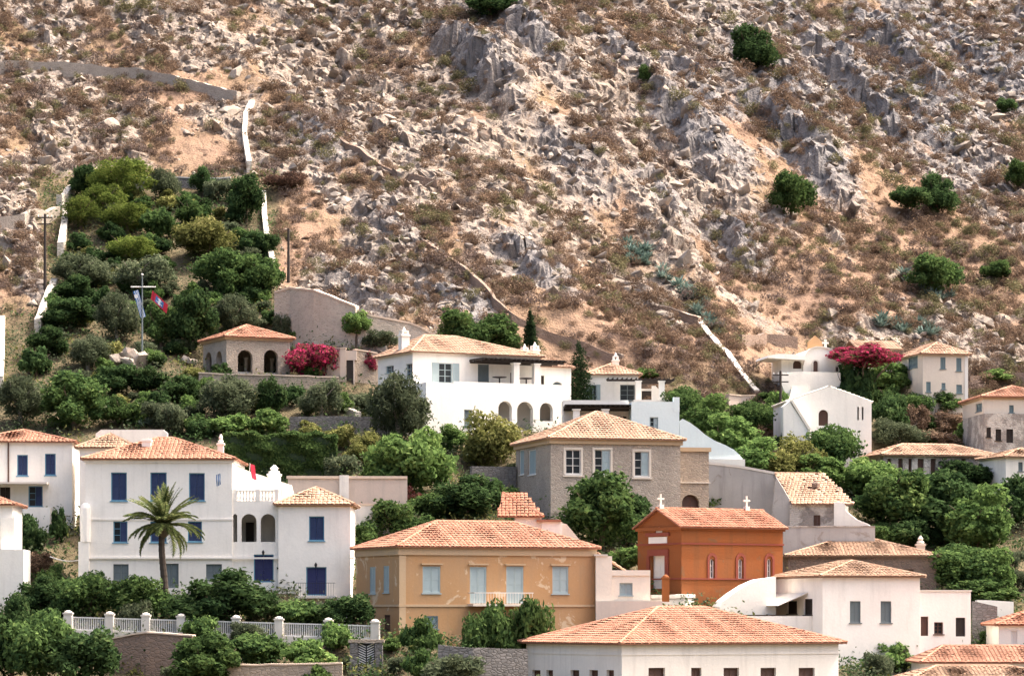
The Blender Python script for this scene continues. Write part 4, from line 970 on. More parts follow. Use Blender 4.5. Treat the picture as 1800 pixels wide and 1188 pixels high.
def hill(x, y, detail=True):
    """height, rockiness, soil patchiness"""
    z = base_z(x, y); w = hill_weight(x, y)
    a = 0.35*x - 0.94*y; b = 0.94*x + 0.35*y
    wp = (fbm(a/26, b/26, 3, 3) - 0.5)
    bb = b + 7*wp; aa = a + 5*(fbm(a/20, b/20, 2, 8) - 0.5)
    rid = 1 - np.abs(2*vn(bb/13, aa/48, 21) - 1)
    rid2 = 1 - np.abs(2*vn(bb/4.6, aa/17, 22) - 1)
    soil = np.zeros(x.shape)
    for sx, sy, rx, ry in _SO: soil = np.maximum(soil, np.exp(-((x - sx)/rx)**2 - ((y - sy)/ry)**2))
    rock = np.clip(0.30 + 0.75*(fbm(bb/6, aa/16, 4, 31) - 0.5)*2 + 0.45*(rid2 - 0.5) + 0.25 - 0.75*soil, 0, 1)
    d = 2.6*(rid - 0.5) + 1.0*(rid2 - 0.5) * (0.4 + 0.6*rock)
    for sx, sy, la, h, lb in _SC:
        da = (0.35*(x - sx) - 0.94*(y - sy)); db = 0.94*(x - sx) + 0.35*(y - sy) + 3.0*wp + 0.8*(vn(x/1.6, y/2.6, 77) - 0.5)
        db = db + 0.9*(np.floor(da/2.2 + 1.5*vn(x/3, y/3, 83)) % 3 - 1)*0.7; f = np.where(db < 0, np.exp(-(db/1.2)**2), np.exp(-db/lb)); d = d + h*0.62*f*np.exp(-(da/la)**2)
        rock = np.maximum(rock, 0.95*np.exp(-(da/(la*1.2))**2)*np.exp(-(db/4.0)**2))
    if detail:
        f1, f2, cid, dx, dy = worley(bb/1.9, aa/3.6, 41)
        d = d + rock*((cid - 0.45)*1.35 + 0.7*(dx*(cid*2 - 1)) - 0.35*np.exp(-((f2 - f1)/0.07)**2))
        f1, f2, cid, dx, dy = worley(bb/0.8, aa/1.5, 43)
        d = d + (0.15 + 0.85*rock)*((cid - 0.5)*0.5 + 0.3*dx - 0.16*np.exp(-((f2 - f1)/0.09)**2))
        d = d + 0.25*(fbm(x/0.9, y/0.9, 3, 51) - 0.5)
    z = z + w*d
    rock = rock*w
    for ox, oy, yaw, W, L, pz, pf in PADS:
        c, s_ = math.cos(yaw), math.sin(yaw)
        lx = (x - ox)*c + (y - oy)*s_; ly = -(x - ox)*s_ + (y - oy)*c
        dx = np.maximum(np.maximum(-0.8 - lx, lx - W - 0.8), 0); dy = np.maximum(np.maximum(-pf - ly, ly - L - 0.3), 0)
        z = np.minimum(z, pz + np.sqrt(dx*dx + dy*dy)*1.1)
    return z, rock, soil
def gz(x, y, detail=False): return float(hill(np.array([float(x)]), np.array([float(y)]), detail)[0][0])
_ry = np.arange(185, 620, 0.4)
def gp(px, py, detail=False):
    """where the line of sight through (px, py) meets the ground"""
    xs = (px - 900)/F*_ry; z = hill(xs, _ry, detail)[0]; zr = ZC + (HZ - py)/F*_ry
    k = int(np.argmax(z >= zr)); return Vector((xs[k], _ry[k], float(z[k])))

def hill_mesh():
    xs = np.concatenate([np.arange(-260, -76, 6.0), np.arange(-76, 86, 0.22), np.arange(84, 261, 6.0)])
    ys = np.concatenate([np.arange(-150, 190, 8.0), np.arange(190, 264, 0.9), np.arange(264, 400, 0.28), np.arange(400, 440, 1.0), np.arange(440, 640, 6.0)])
    Xg, Yg = np.meshgrid(xs, ys); Z, R, S = [np.zeros(Xg.shape) for _ in range(3)]
    G = np.zeros(Xg.shape)  # grey rock mask; around scarps it also puts their shade into the colour
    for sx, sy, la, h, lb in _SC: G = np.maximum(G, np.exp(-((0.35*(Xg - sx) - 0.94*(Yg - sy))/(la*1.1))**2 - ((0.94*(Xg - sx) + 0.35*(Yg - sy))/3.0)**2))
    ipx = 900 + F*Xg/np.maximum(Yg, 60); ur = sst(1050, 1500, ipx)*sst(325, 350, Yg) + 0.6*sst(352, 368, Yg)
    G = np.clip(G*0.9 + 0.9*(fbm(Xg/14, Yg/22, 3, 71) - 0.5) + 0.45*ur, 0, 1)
    for k in range(0, len(ys), 60): Z[k:k+60], R[k:k+60], S[k:k+60] = hill(Xg[k:k+60], Yg[k:k+60])
    wg = hill_weight(Xg, Yg); Zk = Z*0.8
    Xg = Xg + wg*(0.25 + R)*0.8*(fbm(Zk/0.7, Yg/1.3, 2, 61) - 0.5)*2; Yg = Yg + wg*(0.25 + R)*0.6*(fbm(Zk/0.6, Xg/1.1, 2, 63) - 0.5)*2
    nx, ny = len(xs), len(ys)
    idx = np.arange(nx*ny).reshape(ny, nx)
    Fc = np.stack([idx[:-1, :-1], idx[:-1, 1:], idx[1:, 1:], idx[1:, :-1]], -1).reshape(-1, 4)
    V = np.stack([Xg.ravel(), Yg.ravel(), Z.ravel()], -1)
    m, t, b = new_mat('hillside_ground')
    P = pos(t); rk = attr(t, 'rock'); so = attr(t, 'soil')
    n1 = noise(t, P, 0.9, 6, 0.65); n2 = noise(t, P, 4.0, 5, 0.6); n3 = noise(t, P, 0.18, 4, 0.6)
    rockc = ramp(t, n1, [(0.28, (0.15, 0.13, 0.115)), (0.5, (0.27, 0.225, 0.188)), (0.72, (0.39, 0.33, 0.275))])
    rockc = mix(t, ramp(t, n2, [(0.5, 0.0), (0.75, 0.45)]), rockc, (0.36, 0.20, 0.125))
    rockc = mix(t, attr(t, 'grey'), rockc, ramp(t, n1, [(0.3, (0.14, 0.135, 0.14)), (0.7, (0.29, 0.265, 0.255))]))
    soilc = ramp(t, n2, [(0.3, (0.16, 0.103, 0.073)), (0.6, (0.27, 0.18, 0.125)), (0.8, (0.31, 0.235, 0.165))])
    grass = ramp(t, n1, [(0.3, (0.14, 0.10, 0.06)), (0.7, (0.27, 0.195, 0.118))])
    g = mix(t, ramp(t, n3, [(0.40, 0.0), (0.62, 0.75)]), soilc, grass)
    g = mix(t, so, g, (0.27, 0.178, 0.128))
    ad = nd(t, 'ShaderNodeMath', operation='ADD'); t.links.new(rk, ad.inputs[0])
    sc = nd(t, 'ShaderNodeMath', operation='MULTIPLY_ADD'); sc.inputs[1].default_value = 0.7; sc.inputs[2].default_value = -0.35
    t.links.new(n2, sc.inputs[0]); t.links.new(sc.outputs[0], ad.inputs[1])
    c = mix(t, ramp(t, ad.outputs[0], [(0.34, 0.0), (0.50, 1.0)]), g, rockc)
    tw = attr(t, 'town')
    c = mix(t, tw, c, ramp(t, n1, [(0.3, (0.07, 0.062, 0.038)), (0.7, (0.17, 0.135, 0.085))]))
    t.links.new(c, b.inputs['Base Color']); b.inputs['Roughness'].default_value = 1.0; b.inputs['Specular IOR Level'].default_value = 0.05
    bump(t, b, n2, 1.0, 0.3)
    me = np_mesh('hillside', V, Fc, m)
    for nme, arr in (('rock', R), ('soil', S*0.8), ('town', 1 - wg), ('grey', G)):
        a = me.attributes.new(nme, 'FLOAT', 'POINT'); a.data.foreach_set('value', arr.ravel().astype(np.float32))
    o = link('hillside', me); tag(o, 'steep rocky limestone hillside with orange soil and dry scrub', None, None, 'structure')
hill_mesh()

# ------------------------------------------------------------------ walls on the ground
def wall_path(name, label, pts, h, th, mat, cop=None, cap=0.12, group=None, top=None, step=0.8, sink=0.8):
    """pts: ground line as picture points, base follows the ground; top: optional list of picture heights for the wall top"""
    G = []
    for i in range(len(pts) - 1):
        (a, b), (c, d) = pts[i], pts[i+1]
        p, q = gp(a, b), gp(c, d); n = max(1, int((q - p).length / step))
        for k in range(n + (1 if i == len(pts) - 2 else 0)):
            w = p.lerp(q, k/n); tz = None
            if top:
                pyt = top[i] + (top[i+1] - top[i])*k/n; tz = max(ZC + (HZ - pyt)/F*w.y, gz(w.x, w.y) + 0.45)
            G.append((w.x, w.y, gz(w.x, w.y), tz))
    o = empty(name, (G[0][0], G[0][1], G[0][2])); tag(o, label, 'wall', group)
    N = len(G); sec = []; ct = []
    zs = [g[3] if g[3] is not None else g[2] + h for g in G]; jr = random.Random(name)
    if not top: zs = [sum(zs[max(0, i-1):i+2]) / len(zs[max(0, i-1):i+2]) for i in range(N)]
    for i in range(N):
        a, b = G[max(0, i-1)], G[min(N-1, i+1)]
        d = Vector((b[0]-a[0], b[1]-a[1])).normalized(); nn = Vector((-d.y, d.x))*th/2
        x, y, g = G[i][0] - G[0][0], G[i][1] - G[0][1], G[i][2] - G[0][2]; zt = zs[i] - G[0][2]
        sec.append([(x-nn.x, y-nn.y, g-sink), (x+nn.x, y+nn.y, g-sink), (x+nn.x, y+nn.y, zt), (x-nn.x, y-nn.y, zt)])
        zt += jr.uniform(-0.07, 0.07) if not top else jr.uniform(-0.03, 0.03); x += jr.uniform(-0.06, 0.06)
        sec[-1] = [(a, b, c if k < 2 else zt) for k, (a, b, c) in enumerate(sec[-1])]
        e = 1.25; ct.append([(x-nn.x*e, y-nn.y*e, zt+.003), (x+nn.x*e, y+nn.y*e, zt+.003), (x+nn.x*e, y+nn.y*e, zt+cap), (x-nn.x*e, y-nn.y*e, zt+cap)])
    def loft(nm, S, mt):
        mb = MB()
        for i in range(len(S) - 1):
            for k in range(4): mb.poly([S[i][k], S[i][(k+1) % 4], S[i+1][(k+1) % 4], S[i+1][k]], raw=True)
        mb.poly(S[0], raw=True); mb.poly(S[-1][::-1], raw=True); mb.build(nm, M[mt], o)
    loft('masonry', sec, mat)
    if cop: loft('coping', ct, cop)
    return o
wall_path('path_wall', 'grey stone wall along the hill path at upper left', [(-30, 128), (60, 126), (150, 131), (230, 138), (300, 150), (360, 165), (420, 180)], 1.0, 0.7, 'stone', None)
wall_path('stair_wall', 'white wall climbing straight up the hill above the garden', [(444, 184), (432, 212), (430, 245), (438, 303)], 0.75, 0.5, 'washed', None)
wall_path('garden_top_wall', 'white-capped stone wall along the top edge of the hillside garden', [(232, 330), (300, 330), (350, 331), (405, 331)], 0.9, 0.5, 'stone_dark', 'coping')
wall_path('garden_side_wall', 'white wall down the right side of the hillside garden', [(463, 345), (465, 390), (470, 430), (482, 480)], 0.7, 0.5, 'washed', None)
wall_path('garden_edge_wall', 'white wall piece at the upper left garden corner', [(128, 342), (112, 362), (104, 372)], 1.2, 0.6, 'washed', None)
wall_path('garden_left_wall', 'white wall strip on the left garden edge below the pines', [(117, 385), (112, 420), (106, 455)], 1.2, 0.6, 'washed', None)
wall_path('garden_lower_left_wall', 'white wall strip at the lower left garden edge', [(97, 508), (82, 545), (66, 590)], 1.2, 0.6, 'washed', None)
wall_path('left_path_wall', 'grey rubble wall leading to the garden corner at the left edge', [(-30, 408), (40, 398), (100, 378)], 1.0, 0.7, 'stone', None)
wall_path('left_edge_wall', 'pale wall stub at the far left edge beside the garden', [(0, 690), (3, 640), (4, 575)], 1.2, 0.5, 'washed', None)
wall_path('diagonal_path_wall', 'low brown wall of the diagonal hill path behind the villa', [(745, 436), (790, 468), (830, 497), (870, 545), (900, 570), (960, 600), (1020, 622), (1085, 650)], 0.8, 0.3, 'stone_brown', None)
wall_path('white_strip_wall', 'straight white-topped wall running down the slope left of the dome church', [(1228, 576), (1262, 616), (1296, 657), (1330, 699)], 0, 0.42, 'stone_brown', 'coping', top=[564, 605, 646, 687])
wall_path('upper_terrace_wall', 'short brown terrace wall joining the white-topped wall', [(1158, 556), (1195, 567), (1230, 578)], 0.9, 0.5, 'stone_brown', 'coping_warm', 0.08)
wall_path('terrace_stub_wall', 'rounded pink wall stub at the foot of the white-topped wall', [(1278, 712), (1300, 706), (1325, 704)], 0.5, 0.5, 'pinkish', 'coping_warm', 0.1)
wall_path('dome_church_terrace_wall', 'long low brown terrace wall behind the dome church', [(1300, 606), (1345, 606), (1400, 614)], 1.0, 0.5, 'stone_brown', None)
wall_path('far_right_terrace_wall', 'brown terrace walls to the right of the cream house', [(1703, 680), (1750, 672), (1830, 672)], 0.8, 0.5, 'stone_brown', None)
wall_path('brown_hill_wall', 'dark brown dry-stone wall crossing the rocks above the diagonal path', [(590, 245), (650, 285), (700, 315), (770, 330)], 0.6, 0.5, 'stone_brown', None)
wall_path('big_stone_wall', 'tall pale stone retaining wall sweeping down behind the bougainvillea', [(484, 605), (512, 607), (555, 608), (595, 608), (628, 610)], 0, 0.6, 'stone_pale', 'coping_warm', 0.15, top=[516, 508, 512, 528, 541])
wall_path('sloping_stone_wall', 'lower stone retaining wall stepping down towards the villa roof', [(629, 608), (652, 606), (690, 602), (720, 600), (740, 600), (762, 606)], 0, 0.6, 'stone_pale', 'coping_warm', 0.15, top=[548, 557, 564, 569, 578, 594])
wall_path('pavilion_terrace_wall', 'stone terrace wall below the garden pavilion', [(350, 684), (420, 684), (500, 684), (596, 686)], 0, 0.6, 'stone_warm', 'coping_warm', 0.12, top=[657, 660, 661, 665])
wall_path('doorway_wall', 'plastered garden wall with dark doorway beside the bougainvillea', [(545, 660), (600, 672), (608, 673)], 0, 0.5, 'pinkish', 'coping_warm', 0.1, top=[612, 613, 614])
wall_path('doorway_side_wall', 'pink garden wall between the doorway and the villa', [(621, 674), (640, 674), (662, 672)], 0, 0.5, 'stone_warm', 'coping_warm', 0.1, top=[615, 618, 622])
wall_path('lower_garden_wall', 'grey stone retaining wall under the big olive tree', [(510, 764), (600, 764), (716, 764)], 0, 0.6, 'stone_dark', None, top=[733, 731, 735])
wall_path('diagonal_stair_wall', 'short white stair wall slanting beside the olive trees', [(598, 716), (614, 728), (630, 740)], 0.5, 0.5, 'washed', None)
wall_path('churchyard_wall', 'low white-topped churchyard wall in front of the church', [(1140, 1072), (1200, 1074), (1280, 1074)], 0, 0.6, 'warm', 'coping', 0.25, top=[1052, 1050, 1050])
wall_path('stone_side_wall', 'rough grey stone wall beside the flat-roofed annexe', [(1709, 1132), (1752, 1134)], 0, 0.6, 'stone_dark', None, top=[1056, 1066])
wall_path('white_back_wall', 'plain white wall behind the rough stone wall at right', [(1716, 1100), (1780, 1100)], 0, 0.5, 'bright', None, top=[1054, 1057])
wall_path('bottom_stone_wall', 'grey stone retaining wall below the yellow house', [(770, 1200), (830, 1200), (925, 1196)], 0, 0.6, 'stone_dark', None, top=[1133, 1138, 1140])
wall_path('bottom_rubble_wall', 'rubble bank wall at the bottom left under the white fence', [(195, 1180), (260, 1184), (340, 1188)], 0, 0.7, 'stone_brown', 'coping_warm', 0.1, top=[1124, 1112, 1118])
wall_path('bottom_edge_wall', 'low rubble wall along the bottom edge left of the gate', [(400, 1215), (500, 1215), (602, 1215)], 0, 0.6, 'stone_warm', 'coping_warm', 0.1, top=[1170, 1168, 1166])
# ------------------------------------------------------------------ plants
LANDMARKS = [(1322, 90, 'the dark wind-bent hill tree'), (1390, 345, 'the round lone hill tree'), (1622, 350, 'the dark double hill tree'), (1640, 485, 'the bushy hill tree'), (1750, 480, 'the small far-right hill tree'), (862, 15, 'the dark tree at the top edge'),
 (1788, 310, 'the hill tree at the right edge'), (1132, 135, 'the thin bush in the cliff gully'), (440, 240, 'the white stair wall'), (200, 135, 'the grey path wall'), (680, 300, 'the brown hill wall'), (820, 490, 'the upper diagonal path wall'), (1030, 625, 'the lower diagonal path wall'),
 (1280, 635, 'the white-topped wall'), (1195, 565, 'the upper terrace wall'), (560, 520, 'the tall retaining wall'), (505, 450, 'the slender pole on the rocks'), (850, 580, 'the tree group behind the villa'), (1010, 640, 'the taller cypress'), (1440, 640, 'the dome church'), (1637, 620, 'the cream house'),
 (1590, 580, 'the agaves behind the cream house'), (1170, 490, 'the gully agaves'), (1345, 606, 'the terrace wall behind the dome church'), (79, 440, 'the left utility pole'), (60, 400, 'the left rubble path wall'), (432, 345, 'the dark tree at the garden corner'), (190, 310, 'the garden pines'),
 (840, 120, 'the grey cliff below the top-edge tree'), (1400, 270, 'the grey cliff above the lone hill tree'), (1500, 140, 'the long grey cliff in the upper right'), (1768, 190, 'the small dark bush high at right'), (270, 510, 'the flagpole'), (430, 620, 'the garden pavilion'), (490, 800, 'the clipped hedge'), (700, 700, 'the big spreading olive'),
 (290, 900, 'the white mansion'), (870, 1000, 'the yellow house'), (1250, 970, 'the ochre church'), (1080, 800, 'the stone mansion'), (1420, 870, 'the ruined house'), (1530, 1050, 'the awning house'), (1450, 720, 'the white chapel'), (1640, 800, 'the long low building'), (400, 1100, 'the white fence'), (60, 830, 'the blue-shuttered house')]
ORD = ('nearest', 'second nearest', 'third nearest', 'fourth nearest', 'fifth nearest', 'sixth nearest', 'seventh nearest', 'eighth nearest', 'ninth nearest', 'tenth nearest', 'eleventh nearest', 'twelfth nearest', 'thirteenth nearest', 'fourteenth nearest', 'fifteenth nearest', 'sixteenth nearest', 'seventeenth nearest', 'eighteenth nearest', 'nineteenth nearest', 'twentieth nearest')
def name_apart(obs, noun):
    """label look-alikes by the landmark they lie next to, the side of it and their order from it"""
    b = {}
    for o in obs:
        w = o.location; px, py = 900 + F*w.x/w.y, HZ - F*(w.z - ZC)/w.y
        d, lm = min((math.hypot(px - a, py - c), (a, c, t)) for a, c, t in LANDMARKS)
        dx, dy = px - lm[0], py - lm[1]; side = ('left of' if dx < 0 else 'right of') if abs(dx) > abs(dy) else ('above' if dy < 0 else 'below')
        b.setdefault((side, lm[2]), []).append((d, o))
    for (side, lm), L in b.items():
        L.sort(key=lambda q: q[0])
        for i, (d, o) in enumerate(L): o['label'] = '%s, %s one %s %s' % (noun, ORD[i] if i < 20 else '%dth nearest' % (i + 1), side, lm)
LF = {
 'broad': leafy('broad_leaves', (0.028, 0.056, 0.022), (0.105, 0.165, 0.052), (0.19, 0.25, 0.085)),
 'bright': leafy('bright_leaves', (0.045, 0.085, 0.028), (0.16, 0.245, 0.075), (0.27, 0.35, 0.12)),
 'olive': leafy('olive_leaves', (0.045, 0.060, 0.035), (0.14, 0.165, 0.095), (0.24, 0.25, 0.155)),
 'pine': leafy('pine_needles', (0.035, 0.060, 0.014), (0.15, 0.19, 0.045), (0.29, 0.30, 0.08)),
 'yellow': leafy('yellow_green_leaves', (0.075, 0.085, 0.025), (0.24, 0.24, 0.085), (0.36, 0.32, 0.14)),
 'dark': leafy('dark_leaves', (0.018, 0.036, 0.016), (0.065, 0.11, 0.040), (0.12, 0.165, 0.062)),
 'cypress': leafy('cypress_leaves', (0.010, 0.020, 0.010), (0.030, 0.050, 0.022), (0.05, 0.07, 0.03)),
 'magenta': leafy('bougainvillea_bracts', (0.03, 0.06, 0.02), (0.34, 0.024, 0.09), (0.44, 0.08, 0.15)),
 'rose': leafy('rose_blossom', (0.30, 0.10, 0.09), (0.62, 0.27, 0.22), (0.66, 0.40, 0.33)),
 'orangebloom': leafy('orange_blossom', (0.40, 0.08, 0.03), (0.72, 0.20, 0.07), (0.75, 0.30, 0.15)),
 'dry': leafy('dry_scrub', (0.085, 0.058, 0.043), (0.22, 0.15, 0.105), (0.31, 0.23, 0.155), 0.2),
 'thicket': leafy('burnt_thicket', (0.03, 0.02, 0.016), (0.10, 0.06, 0.045), (0.17, 0.10, 0.07), 0.2),
 'mauve': leafy('mauve_scrub', (0.08, 0.06, 0.054), (0.20, 0.15, 0.128), (0.29, 0.225, 0.185), 0.2),
 'drygreen': leafy('grey_green_scrub', (0.07, 0.068, 0.038), (0.20, 0.18, 0.095), (0.30, 0.25, 0.15), 0.2),
 'agave': leafy('agave_leaves', (0.085, 0.13, 0.115), (0.21, 0.28, 0.245), (0.33, 0.40, 0.35), 0.1),
 'palm': leafy('palm_fronds', (0.04, 0.06, 0.022), (0.15, 0.18, 0.07), (0.27, 0.27, 0.12)),
}
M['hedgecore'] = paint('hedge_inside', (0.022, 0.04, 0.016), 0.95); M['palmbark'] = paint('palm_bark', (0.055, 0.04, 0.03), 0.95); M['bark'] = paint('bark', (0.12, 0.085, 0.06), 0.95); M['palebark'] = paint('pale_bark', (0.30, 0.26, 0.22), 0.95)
def quads(C, n, size, rs, asp=0.55, tilt=None):
    """leaf cards: centres C (n,3), rough normals n (n,3)"""
    k = len(C); r = rs.normal(size=(k, 3)); nn = n + 0.75*r; nn /= np.linalg.norm(nn, axis=1)[:, None] + 1e-9
    a = np.cross(nn, rs.normal(size=(k, 3))); a /= np.linalg.norm(a, axis=1)[:, None] + 1e-9
    b = np.cross(nn, a); s = size*(0.6 + 0.8*rs.random(k))[:, None]
    a, b = a*s, b*s*asp
    V = np.stack([C - a, C - b*0.9 + a*0.1, C + a, C + b*0.9 + a*0.1], 1).reshape(-1, 3)
    return V, np.arange(4*k).reshape(-1, 4)
def crown_mesh(name, mat, seed, blobs, n, size, asp=0.55, inner=0.25):
    """leaves through a union of uneven ellipsoids; blobs: (centre, radii)"""
    rs = np.random.RandomState(seed); Cs, Ns, Ts = [], [], []
    vol = np.array([np.prod(r)**(2/3) for _, r in blobs]); cnt = (n*vol/vol.sum()).astype(int)
    for (c, r), k in zip(blobs, cnt):
        d = rs.normal(size=(k, 3)); d /= np.linalg.norm(d, axis=1)[:, None]
        lump = 1 + 0.28*np.sin(d[:, 0]*5 + seed) * np.sin(d[:, 1]*4.3 + 2) + 0.18*np.sin(d[:, 2]*9 + d[:, 0]*7)
        q = np.where(rs.random(k) < inner, rs.random(k)**0.5*0.9, 0.86 + 0.16*rs.random(k) + 0.12*(rs.random(k) < 0.1))
        P = np.array(c) + d*np.array(r)*(q*lump)[:, None]
        Cs.append(P); Ns.append(d); Ts.append(np.clip(0.42 + rs.normal()*0.10 + rs.normal(size=k)*0.20, 0, 1))
    C, N, T = np.concatenate(Cs), np.concatenate(Ns), np.concatenate(Ts)
    V, Fc = quads(C, N, size, rs, asp)
    return np_mesh(name, V, Fc, mat, T)
def dome_blobs(rs, w, h, k, flat=0.55, lo=0.12):
    """lobes that fill a dome of width w and height h"""
    bl = [((0, 0, h*0.45), (w*0.27, w*0.27, h*0.33))]
    for i in range(k):
        a = i*2.399 + rs.random()*0.8; e = rs.random(); z = h*(lo + 0.18 + 0.52*e); rr = w*0.5*math.sqrt(max(0.05, 1 - (e*0.95)**2))*0.68
        s = 0.09 + 0.13*rs.random(); rr *= 0.85 + 0.45*rs.random(); z *= 0.85 + 0.3*rs.random()
        bl.append(((rr*math.cos(a), rr*math.sin(a), z), (w*s, w*s, h*s*(0.75 + flat*0.5))))
    return bl
PROTO = {}
def trunk_mesh(name, w, h, seed, mat, r=0.12, lean=0.1):
    rs = random.Random(seed); mb = MB(); top = Vector((rs.uniform(-lean, lean)*w, rs.uniform(-lean, lean)*w, h*0.42))
    mid = Vector((top.x*0.3, top.y*0.3, h*0.2)); mb.tube((0, 0, -0.6), mid, r*1.4, r, 7); mb.tube(mid, top, r, r*0.75, 7)
    for k in range(5):
        a = k*2.4 + rs.random(); e = top + Vector((math.cos(a)*w*0.3, math.sin(a)*w*0.3, h*(0.18 + 0.22*rs.random()))); mb.tube(top, e, r*0.55, r*0.2, 5)
        f = e + Vector((math.cos(a + .5)*w*0.1, math.sin(a + .5)*w*0.1, h*0.1)); mb.tube(e, f, r*0.2, r*0.08, 4)
    return mb.mesh(name, mat)
def protos():
    S = {  # kind: (leaf material, nominal width, height, lobes, leaves, leaf size, aspect, inner)
     'broad': ('broad', 5.0, 4.6, 22, 9000, 0.17, 0.6, 0.22), 'bright': ('bright', 4.5, 4.0, 20, 8000, 0.17, 0.6, 0.2), 'dark': ('dark', 4.5, 4.2, 20, 8000, 0.16, 0.6, 0.2),
     'olive': ('olive', 4.0, 3.6, 24, 9000, 0.14, 0.35, 0.25), 'pine': ('pine', 4.0, 3.8, 16, 9000, 0.13, 0.3, 0.2), 'yellow': ('yellow', 4.0, 4.0, 20, 7500, 0.15, 0.5, 0.25),
     'thicket': ('thicket', 3.2, 1.6, 16, 4000, 0.12, 0.35, 0.3), 'shrub': ('broad', 2.2, 1.7, 11, 3000, 0.12, 0.6, 0.2), 'brightshrub': ('bright', 2.2, 1.6, 11, 3000, 0.12, 0.6, 0.2), 'oliveshrub': ('olive', 2.4, 1.9, 12, 3600, 0.11, 0.4, 0.25), 'darkshrub': ('dark', 2.4, 1.9, 11, 3400, 0.12, 0.6, 0.2),
     'magenta': ('magenta', 4.0, 2.4, 22, 7000, 0.12, 0.7, 0.2), 'rose': ('rose', 3.0, 1.8, 16, 4200, 0.12, 0.7, 0.2), 'orangebloom': ('orangebloom', 1.6, 1.4, 9, 1200, 0.11, 0.7, 0.2),
     'yellowshrub': ('yellow', 2.0, 1.6, 10, 2600, 0.11, 0.5, 0.25), 'dryshrub': ('dry', 2.4, 1.8, 12, 3200, 0.11, 0.3, 0.35)}
    for kd, (lm, w, h, lb, n, sz, asp, inn) in S.items():
        PROTO[kd] = []
        for v in range(3 if w > 3 else 2):
            rs = np.random.RandomState(hash(kd) % 1000 + v*13 if False else sum(map(ord, kd)) + v*13)
            cm = crown_mesh(kd + '_crown', LF[lm], sum(map(ord, kd)) + 7*v, dome_blobs(rs, w, h, lb, 0.25 if kd == 'pine' else 0.5, 0.1 if w < 3 else 0.2), n, sz, asp, inn)
            tm = trunk_mesh(kd + '_trunk', w, h, v + len(kd), M['palebark'] if kd == 'olive' else M['bark'], 0.17 if w > 3 else 0.07)
            co = np.zeros(len(cm.vertices)*3, np.float32); cm.vertices.foreach_get('co', co); co = co.reshape(-1, 3)
            PROTO[kd].append((cm, tm, 2*float(np.percentile(np.abs(co[:, 0]), 98.5)), float(np.percentile(co[:, 2], 99.6))))
protos()
NTREE = [0]
def plant(kind, name, px, pb, pt, wpx, label, cat=None, group=None, D=None, clear=None):
    """a tree or bush rooted where the picture shows its foot; pt: picture height of its top, wpx: its width in picture units"""
    p = gp(px, pb) if D is None else Vector(((px - 900)/F*D, D, gz((px - 900)/F*D, D)))
    NTREE[0] += 1; v = NTREE[0]; cm, tm, w, h = PROTO[kind][v % len(PROTO[kind])]
    zt = ZC + (HZ - pt)/F*p.y; W = wpx/F*p.y; hh = max(0.5, zt - p.z)
    r = empty(name, p, (v*2.13) % 6.28); r.scale = (W/w*0.95, W/w*0.95, hh/h*0.97)
    tag(r, label, cat or ('tree' if hh > 2.3 else 'shrub'), group)
    c = link('crown', cm, r); link('trunk', tm, r)
    if clear:                              # crown starts well above the ground
        f = max(0.25, (zt - (ZC + (HZ - clear)/F*p.y))/hh); c.scale = (1, 1, f); c.location = (0, 0, h*(1 - f))
    return r
T = plant
# hillside garden, top to bottom
T('pine', 'pine_tree', 216, 362, 277, 98, 'tallest yellow-green pine at the top of the hillside garden')
T('pine', 'pine_tree', 142, 405, 344, 70, 'yellow-green pine at the left edge of the garden top')
T('pine', 'pine_tree', 186, 388, 322, 78, 'middle pine of the clump at the garden top')
T('pine', 'pine_tree', 224, 414, 356, 80, 'lowest pine of the clump at the garden top')
T('dark', 'dark_tree', 150, 352, 291, 56, 'dark tree tucked behind the upper pines')
T('olive', 'garden_tree', 284, 356, 295, 60, 'rounded grey-green tree against the top garden wall')
T('dark', 'dark_tree', 358, 345, 293, 44, 'small dark round tree on the top garden wall')
T('dark', 'dark_tree', 432, 392, 308, 66, 'dark round tree at the upper right garden corner')
T('shrub', 'garden_shrub', 275, 424, 366, 74, 'green shrub in the middle of the upper garden')
T('shrub', 'garden_shrub', 340, 402, 348, 66, 'green shrub below the top garden wall')
T('yellow', 'garden_tree', 358, 462, 378, 104, 'yellow-green rounded tree in the upper garden')
T('darkshrub', 'garden_shrub', 137, 446, 408, 44, 'small dark shrub below the left pine')
T('pine', 'pine_tree', 232, 466, 414, 78, 'low pine bush in the centre of the garden')
T('darkshrub', 'garden_shrub', 446, 452, 405, 54, 'dark shrub along the right garden wall')
T('olive', 'olive_tree', 140, 512, 446, 110, 'grey-green olive on the left of the garden')
T('olive', 'olive_tree', 256, 520, 453, 116, 'grey olive crown across the garden centre')
T('broad', 'garden_tree', 392, 528, 438, 110, 'large green tree on the right of the garden centre')
T('broad', 'garden_tree', 462, 526, 445, 74, 'green tree beside the top of the tall stone wall')
T('dark', 'dark_tree', 137, 540, 484, 74, 'dense dark round bush at the left garden wall')
T('dark', 'dark_tree', 122, 585, 524, 94, 'dark layered tree above the lower left wall')
T('olive', 'olive_tree', 205, 606, 513, 82, 'pale green tree left of the flagpole')
T('broad', 'garden_tree', 284, 612, 530, 66, 'pale leafy tree right of the flagpole')
T('dark', 'dark_tree', 336, 622, 511, 84, 'dark tree behind the garden pavilion')
T('olive', 'olive_tree', 412, 600, 518, 84, 'grey olive above the pavilion roof')
T('dark', 'dark_tree', 86, 630, 574, 70, 'dark bush at the left garden border')
T('olive', 'olive_tree', 156, 650, 587, 80, 'round blue-green olive below the pale rocks')
T('darkshrub', 'garden_shrub', 64, 662, 609, 64, 'dark shrub near the pale wall stub at left')
